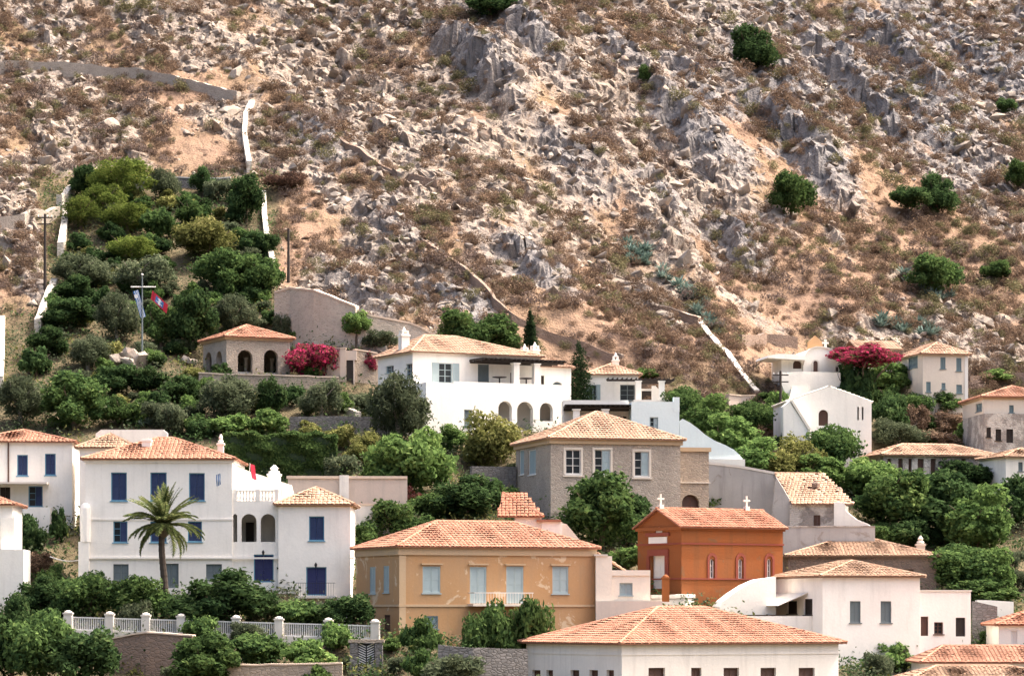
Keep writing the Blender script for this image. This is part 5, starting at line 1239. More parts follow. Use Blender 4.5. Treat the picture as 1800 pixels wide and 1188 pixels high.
T('yellowshrub', 'garden_shrub', 201, 640, 600, 38, 'small brownish-green shrub next to the pale rocks')
T('brightshrub', 'garden_shrub', 268, 642, 612, 44, 'bright green shrub at the foot of the flagpole')
T('olive', 'olive_tree', 36, 752, 658, 92, 'grey olive at the lower left garden edge')
T('broad', 'garden_tree', 132, 756, 652, 112, 'broad green tree above the blue-shuttered houses')
T('dark', 'dark_tree', 205, 700, 640, 76, 'dark hedge-like bush left of the pavilion terrace')
T('dark', 'dark_tree', 262, 702, 646, 84, 'dark bush under the rocks left of the pavilion')
T('dark', 'dark_tree', 318, 712, 660, 70, 'dark bush directly below the pavilion corner')
T('olive', 'olive_tree', 400, 742, 658, 108, 'large grey olive below the pavilion')
T('dark', 'dark_tree', 476, 742, 664, 62, 'dark tree between the two olives below the pavilion')
T('olive', 'olive_tree', 566, 738, 667, 78, 'grey olive under the pavilion terrace wall end')
T('oliveshrub', 'garden_shrub', 632, 728, 690, 54, 'grey-green shrub under the garden doorway')
T('olive', 'olive_tree', 702, 746, 655, 118, 'big spreading olive at the left foot of the white villa', D=255.5)
T('shrub', 'garden_shrub', 215, 752, 696, 74, 'green shrub in the lower garden above the white mansion')
T('oliveshrub', 'garden_shrub', 285, 756, 706, 74, 'pale shrub in the lower garden')
T('shrub', 'garden_shrub', 348, 766, 726, 60, 'green shrub above the clipped hedge at its left end')
T('brightshrub', 'garden_shrub', 405, 768, 726, 74, 'light green shrub above the clipped hedge')
T('brightshrub', 'garden_shrub', 468, 768, 718, 78, 'tallest light green shrub above the clipped hedge')
T('yellowshrub', 'garden_shrub', 545, 772, 738, 50, 'yellowish shrub before the grey retaining wall')
T('yellowshrub', 'garden_shrub', 602, 790, 746, 66, 'yellow-green shrub at the right end of the hedge')
T('bright', 'small_tree', 626, 617, 544, 52, 'small bright tree with bare trunk in front of the stone wall', clear=590)
T('oliveshrub', 'garden_shrub', 668, 614, 580, 54, 'grey shrub left of the villa chimney')
T('brightshrub', 'garden_shrub', 522, 606, 577, 32, 'little bright shrub at the pavilion roof corner')
T('olive', 'olive_tree', 498, 606, 545, 40, 'narrow grey tree at the left end of the tall stone wall')
T('magenta', 'bougainvillea', 556, 664, 604, 112, 'crimson bougainvillea beside the pavilion', 'bougainvillea')
T('magenta', 'bougainvillea', 648, 668, 617, 38, 'small crimson bougainvillea at the villa corner', 'bougainvillea')
T('brightshrub', 'garden_shrub', 550, 668, 638, 34, 'round green bush in front of the crimson bougainvillea')
T('broad', 'large_tree', 818, 632, 545, 90, 'left half of leafy tree group behind the villa roof')
T('broad', 'large_tree', 872, 630, 552, 92, 'right rounded tree behind the villa roof')
# middle of the town
T('bright', 'lime_tree', 720, 885, 752, 152, 'big light green tree with clustered leaves behind the pink wall')
T('yellow', 'garden_tree', 642, 826, 757, 64, 'yellow-green tree at the right end of the hedge terrace')
T('yellowshrub', 'garden_shrub', 523, 840, 795, 46, 'lone yellow-green bush before the dark hedge')
T('yellow', 'garden_tree', 862, 838, 722, 104, 'pale yellow-green tree left of the stone mansion')
T('bright', 'garden_tree', 790, 800, 745, 60, 'light green tree below the villa arches')
T('dark', 'dark_tree', 818, 918, 834, 126, 'dark tree left of the cottage roof')
T('broad', 'garden_tree', 762, 922, 862, 88, 'green tree above the yellow house ridge')
T('broad', 'garden_tree', 702, 972, 880, 118, 'broad tree behind the left end of the yellow house')
T('broad', 'garden_tree', 642, 985, 916, 66, 'tree squeezed between the mansion wing and the yellow house')
T('rose', 'oleander', 690, 892, 845, 82, 'faded pink blossoming shrub over the yard wall', 'shrub')
T('rose', 'oleander', 634, 930, 886, 44, 'faded pink blossoming shrub against the mansion wing', 'shrub')
T('broad', 'fig_tree', 1056, 972, 828, 140, 'large green tree in front of the stone mansion')
T('dark', 'fig_tree', 1108, 962, 868, 78, 'darker green tree at the left of the church')
T('brightshrub', 'vine', 1098, 1006, 960, 70, 'bright vine mound left of the church gable', 'shrub')
T('shrub', 'garden_shrub', 1268, 900, 856, 66, 'green shrub in the ruined yard above the church roof')
T('brightshrub', 'garden_shrub', 1322, 872, 836, 36, 'small sapling against the grey ruined wall')
T('shrub', 'garden_shrub', 1330, 930, 890, 64, 'shrub in the rubble behind the church roof')
T('darkshrub', 'garden_shrub', 1468, 955, 926, 32, 'dark clump hanging over the grey yard wall')
T('broad', 'garden_tree', 862, 1152, 1056, 104, 'left green bush in front of the yellow house balcony', D=209.0)
T('broad', 'garden_tree', 940, 1152, 1052, 104, 'right green bush in front of the yellow house balcony', D=209.8)
T('shrub', 'garden_shrub', 742, 1160, 1083, 80, 'green shrub at the left corner of the yellow house')
T('shrub', 'garden_shrub', 798, 1140, 1084, 76, 'shrub under the first window of the yellow house')
T('oliveshrub', 'garden_shrub', 800, 1215, 1150, 110, 'grey shrub at the bottom edge below the stone wall')
T('dark', 'dark_tree', 68, 1088, 1010, 90, 'dark bush at the foot of the corner house')
T('broad', 'garden_tree', 156, 1096, 1004, 120, 'dense bush before the left half of the mansion')
T('broad', 'garden_tree', 246, 1096, 1012, 112, 'dense bush left of the palm trunk')
T('dark', 'dark_tree', 390, 1110, 1000, 168, 'big dark round tree right of the palm')
T('shrub', 'garden_shrub', 520, 1112, 1054, 108, 'clipped green bush under the mansion balcony')
T('dark', 'dark_tree', 616, 1114, 1044, 104, 'dark dome bush at the mansion wing corner')
T('dark', 'dark_tree', 20, 1200, 1044, 104, 'tall dark tree in the bottom left corner')
T('broad', 'garden_tree', 76, 1215, 1072, 140, 'big tree at the bottom left below the fence')
T('dark', 'dark_tree', 150, 1220, 1106, 148, 'dark tree at the bottom left of the rubble wall')
T('broad', 'garden_tree', 356, 1216, 1112, 122, 'green tree at the bottom edge below the fence posts')
T('shrub', 'garden_shrub', 450, 1176, 1112, 116, 'green bank shrub below the fence centre')
T('brightshrub', 'garden_shrub', 540, 1180, 1122, 92, 'bright bank shrub left of the herringbone gate')
T('shrub', 'fence_shrub', 352, 1140, 1082, 84, 'green bush hiding the fence right of the palm', 'shrub', D=206.5)
T('oliveshrub', 'fence_shrub', 432, 1142, 1092, 60, 'grey-green bush hiding a fence post below the mansion door', 'shrub', D=206.4)
T('dryshrub', 'dry_shrub', 232, 1180, 1124, 44, 'straw-coloured dry shrub at the rubble wall')
T('brightshrub', 'garden_shrub', 556, 1215, 1166, 60, 'low green clump at the bottom edge beside the gate')
# right-hand side
T('broad', 'garden_tree', 1202, 752, 678, 74, 'tree behind the corner of the aqua house')
T('bright', 'garden_tree', 1244, 780, 692, 96, 'tree above the sweeping aqua wall')
T('bright', 'garden_tree', 1282, 806, 726, 96, 'light green tree at the end of the sweeping aqua wall')
T('broad', 'garden_tree', 1318, 766, 704, 84, 'rounded tree under the foot of the white-topped wall')
T('bright', 'garden_tree', 1326, 840, 768, 106, 'light tree above the ruined grey wall')
T('yellow', 'garden_tree', 1362, 850, 790, 80, 'yellowish tree behind the ruined roof')
T('broad', 'garden_tree', 1466, 838, 746, 104, 'green tree directly below the chapel door')
T('yellow', 'garden_tree', 1402, 846, 764, 82, 'yellow-green tree beside the utility pole foot')
T('bright', 'garden_tree', 1440, 862, 798, 98, 'bright tree above the tile roof of the ruin')
T('bright', 'garden_tree', 1534, 884, 804, 116, 'bright tree right of the ruined roof')
T('broad', 'large_tree', 1572, 942, 828, 140, 'large tree mass below the long low building')
T('dark', 'large_tree', 1662, 952, 826, 146, 'large dark tree right of the tree mass centre')
T('dark', 'dark_tree', 1702, 880, 808, 118, 'dark flat-domed tree before the long building')
T('bright', 'large_tree', 1722, 978, 850, 136, 'tall light green tree at right')
T('dark', 'dark_tree', 1790, 930, 834, 80, 'dark tree at the right edge')
T('broad', 'large_tree', 1692, 1046, 956, 146, 'tree right of the brown-roofed house chimney')
T('bright', 'garden_tree', 1745, 1062, 962, 92, 'light tree over the annexe at right')
T('broad', 'garden_tree', 1726, 1072, 1014, 124, 'low tree just above the annexe roof')
T('broad', 'garden_tree', 1560, 968, 918, 92, 'tree behind the ridge of the brown-roofed house')
T('dark', 'dark_tree', 1600, 975, 910, 86, 'dark tree behind the brown-roofed house')
T('bright', 'dome_bush', 1558, 698, 632, 80, 'round green dome bush before the cream house', 'shrub')
T('magenta', 'bougainvillea', 1515, 662, 602, 128, 'vivid magenta bougainvillea between church and cream house', 'bougainvillea', D=283, clear=648)
T('darkshrub', 'garden_shrub', 1500, 680, 632, 84, 'dark green shrub added for the shade under the magenta bougainvillea', 'shrub', D=282.4)  # added shrub, stands in for the dark shade beneath the bougainvillea
T('broad', 'garden_tree', 1656, 734, 684, 72, 'tree below the cream house windows')
T('broad', 'garden_tree', 1612, 738, 690, 62, 'tree at the left foot of the cream house')
T('dark', 'dark_tree', 1566, 772, 690, 76, 'dark tree right of the chapel')
T('olive', 'olive_tree', 1578, 792, 735, 100, 'grey olive at the chapel corner')
T('dryshrub', 'dry_shrub', 1612, 772, 711, 66, 'brown leafless bush right of the chapel trees')
T('dryshrub', 'dry_shrub', 1668, 768, 722, 88, 'dark brown scrub left of the edge house')
T('dryshrub', 'dry_shrub', 1642, 794, 756, 96, 'brown scrub above the long low building')
T('dryshrub', 'dry_shrub', 1740, 800, 766, 76, 'brown scrub under the edge house')
T('orangebloom', 'flowering_shrub', 1492, 684, 664, 26, 'orange flowering shrub beside the dome church', 'shrub')
T('rose', 'flowering_shrub', 1524, 690, 672, 24, 'small red flowering shrub below the dome bush', 'shrub')
T('brightshrub', 'garden_shrub', 1750, 672, 648, 60, 'bright green bush right of the cream house')
T('brightshrub', 'garden_shrub', 1135, 668, 645, 46, 'bright green bush over the pergola roof')
T('brightshrub', 'garden_shrub', 1562, 1190, 1128, 104, 'green bush below the awning house front')
T('shrub', 'garden_shrub', 1738, 1142, 1108, 50, 'green bush at the foot of the rough stone wall')
T('darkshrub', 'garden_shrub', 60, 985, 925, 50, 'dark ivy clump between corner house and terrace wall')
T('darkshrub', 'garden_shrub', 104, 955, 892, 34, 'dark shrub at the foot of the blue-shuttered house')
T('dryshrub', 'dry_shrub', 70, 1010, 970, 70, 'dry grassy bush behind the corner house')
# trees on the open hill
T('thicket', 'dark_thicket', 508, 336, 299, 92, 'dark brown burnt-looking thicket right of the garden top corner', 'thicket')
T('dark', 'hill_tree', 1322, 128, 42, 78, 'dark wind-bent tree high on the rocky slope')
T('broad', 'hill_tree', 1390, 384, 300, 82, 'round green tree alone on the rocky slope')
T('dark', 'hill_tree', 1600, 386, 326, 78, 'left crown of the dark double tree on the slope', clear=372)
T('dark', 'hill_tree', 1648, 380, 303, 62, 'right crown of the dark double tree on the slope')
T('broad', 'hill_tree', 1640, 520, 446, 98, 'green bushy tree on the slope above the cream house')
T('broad', 'hill_tree', 1750, 498, 456, 52, 'small bush tree on the slope at far right')
T('dark', 'hill_tree', 862, 34, -30, 96, 'dark tree cut by the top edge')
T('broad', 'hill_tree', 1790, 336, 280, 50, 'tree on the slope cut by the right edge')
T('dark', 'hill_tree', 1768, 205, 172, 40, 'small dark bush high at the right')
T('broad', 'hill_tree', 1132, 150, 112, 22, 'thin green bush in a gully of the cliff')

def garden_fill():
    rs = random.Random(12); n = 0
    K = (('darkshrub', 'dark green'), ('oliveshrub', 'grey-green'), ('shrub', 'mid-green'), ('brightshrub', 'light green'), ('yellowshrub', 'yellowish'))
    while n < 125:
        py = rs.uniform(345, 760); f = (py - 340)/420; lo = 142 - 100*max(0, min(1, f*1.15)); hi = 478 + 60*max(0, f - 0.35)
        px = rs.uniform(lo, hi)
        if 330 < px < 600 and 590 < py < 672: continue
        if 395 < px < 700 and py > 748: continue
        k, c = K[rs.choice((0, 0, 1, 1, 2, 2, 3, 4))]; w = rs.uniform(26, 52)
        T(k, 'low_shrub', px, py, py - w*rs.uniform(0.6, 0.95), w, 'low %s shrub filling gaps between trees of the hillside garden' % c, 'shrub', 'low %s shrubs of the hillside garden' % c); n += 1
garden_fill()
def town_fill():
    rs = random.Random(21)
    spots = [(690, 800), (660, 850), (600, 850), (760, 830), (905, 850), (880, 900), (1290, 890), (1310, 905), (1350, 905), (1250, 905), (1380, 800), (1490, 800), (1500, 860), (1600, 880), (1620, 830), (1640, 960), (1780, 1010), (1760, 940), (1790, 1040), (1640, 800), (1680, 805), (1560, 720), (1630, 760), (1700, 790), (1240, 740), (1350, 770), (40, 955), (90, 1040), (110, 1100), (240, 1110), (320, 1100), (470, 1100), (560, 1100), (690, 1150), (700, 1185), (740, 1200), (300, 1200), (620, 1180), (590, 1150), (1540, 1195), (1590, 1190), (1770, 1130), (300, 770), (350, 775), (640, 900), (1370, 740), (1345, 720), (515, 716), (540, 730), (600, 724), (660, 740), (480, 727), (1840, 900), (1870, 960), (1850, 1040), (1890, 850)]
    K = (('darkshrub', 'dark green'), ('shrub', 'mid-green'), ('brightshrub', 'light green'), ('oliveshrub', 'grey-green'))
    for px, py in spots:
        k, c = K[rs.randrange(4)]; w = rs.uniform(38, 66)
        T(k, 'yard_shrub', px, py, py - w*rs.uniform(0.7, 1.0), w, 'low %s shrub growing in a gap between the houses' % c, 'shrub', 'low %s shrubs between the houses' % c)
town_fill()
for _c in ('dark green', 'grey-green', 'mid-green', 'light green', 'yellowish'):
    name_apart([o for o in COL.objects if o.parent is None and o.get('group', '').startswith('low %s shrubs of' % _c)], 'low %s garden shrub' % _c)
    name_apart([o for o in COL.objects if o.parent is None and o.get('group', '').startswith('low %s shrubs between' % _c)], 'low %s yard shrub' % _c)

def cypress(px, pb, pt, wpx, label):
    p = gp(px, pb); h = (ZC + (HZ - pt)/F*p.y) - p.z; w = wpx/F*p.y
    bl = [((0.05*w*math.sin(i*2.4), 0.05*w*math.cos(i*2.4), h*(0.08 + 0.86*i/13)), (w*0.5*(1.0 - (i/13)**1.6*0.86)*(0.9 + 0.15*math.sin(i*3.1)),)*2 + (h*0.075,)) for i in range(14)]
    r = empty('cypress_tree', p); tag(r, label, 'tree')
    link('crown', crown_mesh('cypress_crown', LF['cypress'], int(px), bl, int(5200*max(0.5, h/5)), 0.11, 0.4, 0.2), r)
    mb = MB(); mb.tube((0, 0, -0.5), (0, 0, h*0.8), 0.14, 0.03); mb.build('trunk', M['bark'], r)
cypress(932, 624, 543, 30, 'slim dark cypress behind the villa chimneys')
cypress(1018, 718, 598, 58, 'taller dark cypress between villa and pergola house')

def palm():
    p = gp(290, 1092); zc = ZC + (HZ - 925)/F*p.y; h = zc - p.z
    p = Vector((p.x, 214.0, p.z)); p.x = (287 - 900)/F*214; p.z = gz(p.x, 214); zc = ZC + (HZ - 926)/F*214; h = zc - p.z
    r = empty('palm_tree', p); tag(r, 'tall date palm with feathery crown before the white mansion', 'tree')
    mb = MB(); n = 16
    for k in range(n):
        z0, z1 = -0.5 + (h + 0.5)*k/n, -0.5 + (h + 0.5)*(k + 1)/n; ox = 0.12*math.sin(k*0.35)
        mb.tube((ox, 0, z0), (0.12*math.sin((k + 1)*0.35), 0, z1 + 0.02), 0.30 - 0.006*k, 0.25 - 0.004*k, 9)
    mb.build('trunk', M['palmbark'], r)
    mb = MB(); mb.lathe((0, 0), [(0.2, h - 0.7), (0.5, h - 0.25), (0.45, h + 0.1), (0.15, h + 0.4)], 9); mb.build('crown_boss', M['bark'], r)
    fr = []
    for v in range(5):
        rs = random.Random(v); mb = MB(); Lf = 3.0; el = math.radians((78, 55, 32, 8, -18)[v]); drop = (0.07, 0.12, 0.16, 0.19, 0.22)[v]
        pts = [Vector((0, 0, 0))]; d = el
        for k in range(12): d -= drop*0.55*(0.3 + k/9); pts.append(pts[-1] + Vector((math.cos(d), 0, math.sin(d)))*Lf/12)
        for k in range(12):
            mb.tube(pts[k], pts[k+1], 0.035*(1 - k/14), 0.035*(1 - (k + 1)/14), 4, 0.9, False)
            for q in range(4):
                u = pts[k].lerp(pts[k+1], q/4); tt = (k + q/4)/12; ll = 0.46*math.sin(math.pi*min(1, 0.18 + tt*0.85))**0.7 + 0.05; dr = (pts[k+1] - pts[k]).normalized()
                for sgn in (-1, 1):
                    tip = u + dr*ll*0.62 + Vector((0, sgn*ll*0.72, -0.18*ll + rs.uniform(-0.06, 0.10)))
                    w = Vector((0.028, 0, 0.03)); mb.poly([u - w*1.2, u + w*1.2, tip], rs.random(), raw=True)
        fr.append(mb.mesh('frond', LF['palm']))
    rs = random.Random(3)
    for k in range(76):
        v = (0, 0, 1, 1, 1, 2, 2, 2, 3, 3, 3, 4, 4)[k % 13]; o = link('frond', fr[v], r); o.location = (0.02, 0, h + 0.15)
        o.rotation_euler = (rs.uniform(-0.12, 0.12), rs.uniform(-0.1, 0.1), k*2.39996); o.scale = (rs.uniform(0.85, 1.08),)*3
palm()

def hedge():
    x0, y = (392 - 900)/F*247, 247.0; p = Vector((x0, y, ZC + (HZ - 838)/F*y)); W = (592 - 392)/F*y; Hh = (838 - 764)/F*y; Dp = 1.6
    PADS.append((p.x, p.y, 0, W, Dp, p.z - 0.1, 1.0))
    r = empty('clipped_hedge', p); tag(r, 'long clipped green hedge with flat top above the mansion terrace', 'hedge')
    rs = np.random.RandomState(4); n = 19000
    u, v = rs.random(n), rs.random(n); C = np.zeros((n, 3)); N = np.zeros((n, 3))
    top = rs.random(n) < 0.34
    C[:, 0] = u*W; C[:, 1] = np.where(top, v*Dp, rs.normal(size=n)*0.08); C[:, 2] = np.where(top, Hh + rs.normal(size=n)*0.07, v*Hh)
    C[:, 2] += 0.10*np.sin(C[:, 0]*1.3) + 0.16*np.sin(C[:, 0]*3.1 + 1)*np.sin(C[:, 0]*0.7); C[:, 1] += 0.22*np.sin(C[:, 0]*1.9 + C[:, 2]*2.1) + 0.12*np.sin(C[:, 2]*5); N[:, 1] = np.where(top, 0, -1); N[:, 2] = np.where(top, 1, 0.2)
    V, Fc = quads(C, N, 0.13, rs, 0.6); link('foliage', np_mesh('hedge_foliage', V, Fc, LF['broad'], np.clip(0.5 + 0.2*rs.normal(size=n), 0, 1)), r)
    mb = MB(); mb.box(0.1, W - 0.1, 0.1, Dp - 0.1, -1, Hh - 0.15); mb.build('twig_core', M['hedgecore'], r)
hedge()

# agaves
def agave_mesh(seed):
    rs = random.Random(seed); mb = MB()
    for k in range(24):
        a = k*2.4 + rs.uniform(-.2, .2); e = math.radians(18 + 55*(k/24)); L = 1.0*rs.uniform(0.8, 1.1)
        d = Vector((math.cos(a), math.sin(a), 0)); up = Vector((0, 0, 1)); s = Vector((-d.y, d.x, 0)); pr = None
        for j in range(5):
            f = j/4; c = d*(L*f*math.cos(e)) + up*(L*f*math.sin(e) - 0.12*f*f*L); w = 0.11*(1 - f**2.2) + 0.003
            q = [c - s*w + up*0.04*(1-f), c, c + s*w + up*0.04*(1-f)]
            if pr:
                tn = rs.random(); mb.poly([pr[0], pr[1], q[1], q[0]], tn, raw=True); mb.poly([pr[1], pr[2], q[2], q[1]], tn, raw=True)
            pr = q
    return mb.mesh('agave', LF['agave'])
AG = [agave_mesh(k) for k in range(3)]
def agaves(pts, n, spread, label, group, seed, size=(0.9, 1.5)):
    rs = random.Random(seed)
    for k in range(n):
        f = rs.random()*(len(pts) - 1); i = int(f); f -= i
        px = pts[i][0] + (pts[i+1][0] - pts[i][0])*f + rs.gauss(0, spread); py = pts[i][1] + (pts[i+1][1] - pts[i][1])*f + rs.gauss(0, spread*0.55)
        p = gp(px, py, True); o = link('agave_plant', AG[k % 3]); o.location = p - Vector((0, 0, 0.05)); s = rs.uniform(*size); o.scale = (s, s, s); o.rotation_euler = (rs.uniform(-.2, .2), rs.uniform(-.2, .2), rs.random()*6)
        tag(o, '%s, %s from its %s end' % (label, ORD[min(k, 19)], 'left') if False else label, 'agave', group)
AGV = []
agaves([(1100, 440), (1160, 478), (1205, 515), (1240, 560), (1262, 582)], 46, 9, 'blue-green agave in the diagonal gully above the terrace wall', 'agaves in the diagonal gully', 1, (0.8, 1.4))
agaves([(1550, 575), (1590, 580), (1640, 592)], 26, 8, 'blue-green agave in the clump behind the cream house roof', 'agaves behind the cream house', 2, (0.9, 1.5))
agaves([(1590, 490), (1620, 510), (1665, 535)], 12, 9, 'blue-green agave around the bushy hill tree', 'agaves around the hill tree', 3)
agaves([(180, 748), (260, 746), (300, 740)], 9, 6, 'pale agave in the lower garden above the white mansion', 'agaves in the lower garden', 4, (0.8, 1.2))

name_apart([o for o in COL.objects if o.name.startswith('agave_plant')], 'blue-green agave')
# ------------------------------------------------------------------ rocks and scrub of the open hill
def rock_protos(n, seed):
    import bmesh
    out = []; rs = random.Random(seed)
    for k in range(n):
        bm = bmesh.new()
        for _ in range(16):
            v = Vector((rs.gauss(0, 1), rs.gauss(0, 1), rs.gauss(0, 1))).normalized(); q = rs.uniform(0.8, 1.05)
            bm.verts.new((v.x*q*0.62, v.y*q*0.9, v.z*q*0.55))
        r = bmesh.ops.convex_hull(bm, input=bm.verts)
        bmesh.ops.delete(bm, geom=[g for g in r['geom_interior'] if isinstance(g, bmesh.types.BMVert)], context='VERTS')
        bmesh.ops.triangulate(bm, faces=bm.faces); bm.verts.index_update()
        out.append((np.array([v.co[:] for v in bm.verts]), np.array([[v.index for v in f.verts] for f in bm.faces]))); bm.free()
    return out
m, t, b = new_mat('limestone')
_p = pos(t); _n1 = noise(t, _p, 0.7, 5, 0.6); _n2 = noise(t, _p, 5.0, 5, 0.65)
_c = ramp(t, _n1, [(0.28, (0.16, 0.138, 0.125)), (0.5, (0.29, 0.245, 0.205)), (0.72, (0.40, 0.34, 0.285))])
_c = mix(t, ramp(t, attr(t), [(0.0, 0.6), (0.6, 0.0)]), _c, (0.20, 0.175, 0.16))
_c = mix(t, ramp(t, attr(t), [(0.6, 0.0), (1.0, 0.45)]), _c, (0.48, 0.415, 0.355))
_c = mix(t, ramp(t, _n2, [(0.5, 0.0), (0.75, 0.5)]), _c, (0.24, 0.21, 0.20))
_c = mix(t, ramp(t, _n1, [(0.55, 0.0), (0.72, 0.5)]), _c, (0.42, 0.24, 0.14))
t.links.new(_c, b.inputs['Base Color']); b.inputs['Roughness'].default_value = 1.0; b.inputs['Specular IOR Level'].default_value = 0.05
bump(t, b, _n2, 0.8, 0.12); M['rock'] = m

def scatter(n, seed, y0=262, y1=412):
    rs = np.random.RandomState(seed); y = y0 + (y1 - y0)*rs.random(n*2); x = (rs.random(n*2) - 0.5)*2*0.225*y
    return rs, x, y
def rocks():
    rs, x, y = scatter(8500, 11)
    z, rk, so = hill(x, y); w = hill_weight(x, y)
    keep = (w > 0.6) & (rs.random(len(x)) < 0.18 + 0.9*rk) & (rs.random(len(x)) > so*0.75); x, y, z, rk = x[keep], y[keep], z[keep], rk[keep]
    size = np.clip(np.exp(rs.normal(size=len(x))*0.48 - 1.05 + 0.35*rk), 0.16, 1.5)
    P = rock_protos(24, 5); order = np.argsort(-size*(np.abs(x/y) < 0.165)*(y < 385) - size*1e-3)
    PM = []
    for V, Fc in P:
        PM.append(np_mesh('rock', V, Fc, M['rock'], np.random.RandomState(len(PM)).uniform(0.55, 0.95)*np.ones(len(Fc))))
    big = order[:300]
    for q, i in enumerate(big):
        o = link('rock', PM[q % 24]); s = size[i]; o.location = (x[i], y[i], z[i] - 0.2*s); o.scale = (s, s*1.5, s*0.95)
        o.rotation_euler = (rs.normal()*0.35 - 0.2, rs.normal()*0.35, 0.36 + rs.normal()*0.35)
        tag(o, 'pale grey limestone boulder lying on the dry hillside', 'rock', 'limestone boulders on the hillside')
    name_apart([o for o in COL.objects if o.name == 'rock' or o.name.startswith('rock.')], 'limestone boulder')
    Vs, Fs, Ts = [], [], []; off = 0
    for i in order[300:]:
        V, Fc = P[rs.randint(24)]; s = size[i]; th = 0.36 + rs.normal()*0.4; tx, ty = rs.normal()*0.4, rs.normal()*0.4
        c, sn = math.cos(th), math.sin(th); A = V*np.array([s*rs.uniform(0.65, 1.1), s*rs.uniform(1.0, 2.0), s*rs.uniform(0.7, 1.2)])
        A = np.stack([A[:, 0]*c - A[:, 1]*sn, A[:, 0]*sn + A[:, 1]*c, A[:, 2] + A[:, 0]*tx*0.5 + A[:, 1]*ty*0.5], 1) + np.array([x[i], y[i], z[i] - 0.16*s])
        Vs.append(A); Fs.append(Fc + off); off += len(A); Ts.append(np.full(len(Fc), np.clip(rs.normal()*0.22 + 0.55, 0, 1)))
    o = link('loose_rocks', np_mesh('loose_rocks', np.concatenate(Vs), np.concatenate(Fs), M['rock'], np.concatenate(Ts)))
    tag(o, 'countless small grey limestone rocks strewn over the slope', 'rocks', None, 'stuff')
rocks()
def scrub_blob(rs, n, w, h, size):
    k = 7; c = rs.normal(size=(k, 3))*np.array([w*0.2, w*0.2, h*0.12]) + np.array([0, 0, h*0.34]); i = rs.randint(k, size=n)
    d = rs.normal(size=(n, 3)); d /= np.linalg.norm(d, axis=1)[:, None]
    C = c[i] + d*np.array([w*0.27, w*0.27, h*0.42])*(0.6 + 0.45*rs.random(n))[:, None]; return quads(C, d, size, rs, 0.32)
def instancer(name, protos, P, S, seed, label):
    """one mass of small plants: prototype meshes of the single bushes set on the points P with sizes S"""
    me = bpy.data.meshes.new(name); me.vertices.add(len(P)); me.vertices.foreach_set('co', np.asarray(P, np.float32).ravel())
    a = me.attributes.new('size', 'FLOAT', 'POINT'); a.data.foreach_set('value', np.asarray(S, np.float32)); me.update()
    o = link(name, me); tag(o, label, 'scrub', None, 'stuff')
    g = bpy.data.node_groups.new(name, 'GeometryNodeTree'); g.is_modifier = True
    g.interface.new_socket('Geometry', in_out='INPUT', socket_type='NodeSocketGeometry'); g.interface.new_socket('Geometry', in_out='OUTPUT', socket_type='NodeSocketGeometry')
    N, L = g.nodes, g.links; gi, go = N.new('NodeGroupInput'), N.new('NodeGroupOutput'); j = N.new('GeometryNodeJoinGeometry')
    for p in protos:
        oi = N.new('GeometryNodeObjectInfo'); oi.inputs[0].default_value = p; oi.inputs['As Instance'].default_value = True; L.new(oi.outputs['Geometry'], j.inputs[0])
    ip = N.new('GeometryNodeInstanceOnPoints'); ip.inputs['Pick Instance'].default_value = True
    ri = N.new('FunctionNodeRandomValue'); ri.data_type = 'INT'; ri.inputs[4].default_value = 0; ri.inputs[5].default_value = len(protos) - 1; ri.inputs['Seed'].default_value = seed
    rr = N.new('FunctionNodeRandomValue'); rr.data_type = 'FLOAT_VECTOR'; rr.inputs[0].default_value = (-0.25, -0.2, 0); rr.inputs[1].default_value = (0.05, 0.2, 6.28); rr.inputs['Seed'].default_value = seed + 1
    na = N.new('GeometryNodeInputNamedAttribute'); na.data_type = 'FLOAT'; na.inputs[0].default_value = 'size'
    L.new(gi.outputs[0], ip.inputs['Points']); L.new(j.outputs[0], ip.inputs['Instance']); L.new(ri.outputs[2], ip.inputs['Instance Index']); L.new(rr.outputs[0], ip.inputs['Rotation']); L.new(na.outputs[0], ip.inputs['Scale'])
    L.new(ip.outputs[0], go.inputs[0]); md = o.modifiers.new('scatter', 'NODES'); md.node_group = g
    return o
SCRUB_DENSE = [(150, 60, 320, 70), (820, 20, 260, 60), (1650, 100, 260, 130), (1500, 520, 260, 70), (1700, 420, 160, 120), (700, 160, 160, 60), (60, 230, 120, 60), (1150, 620, 160, 50), (1450, 60, 250, 60), (1100, 60, 200, 50), (300, 30, 300, 50), (1600, 250, 200, 90)]
_SD = [(*base_at(a, b), c/17.0, d/6.4) for a, b, c, d in SCRUB_DENSE]
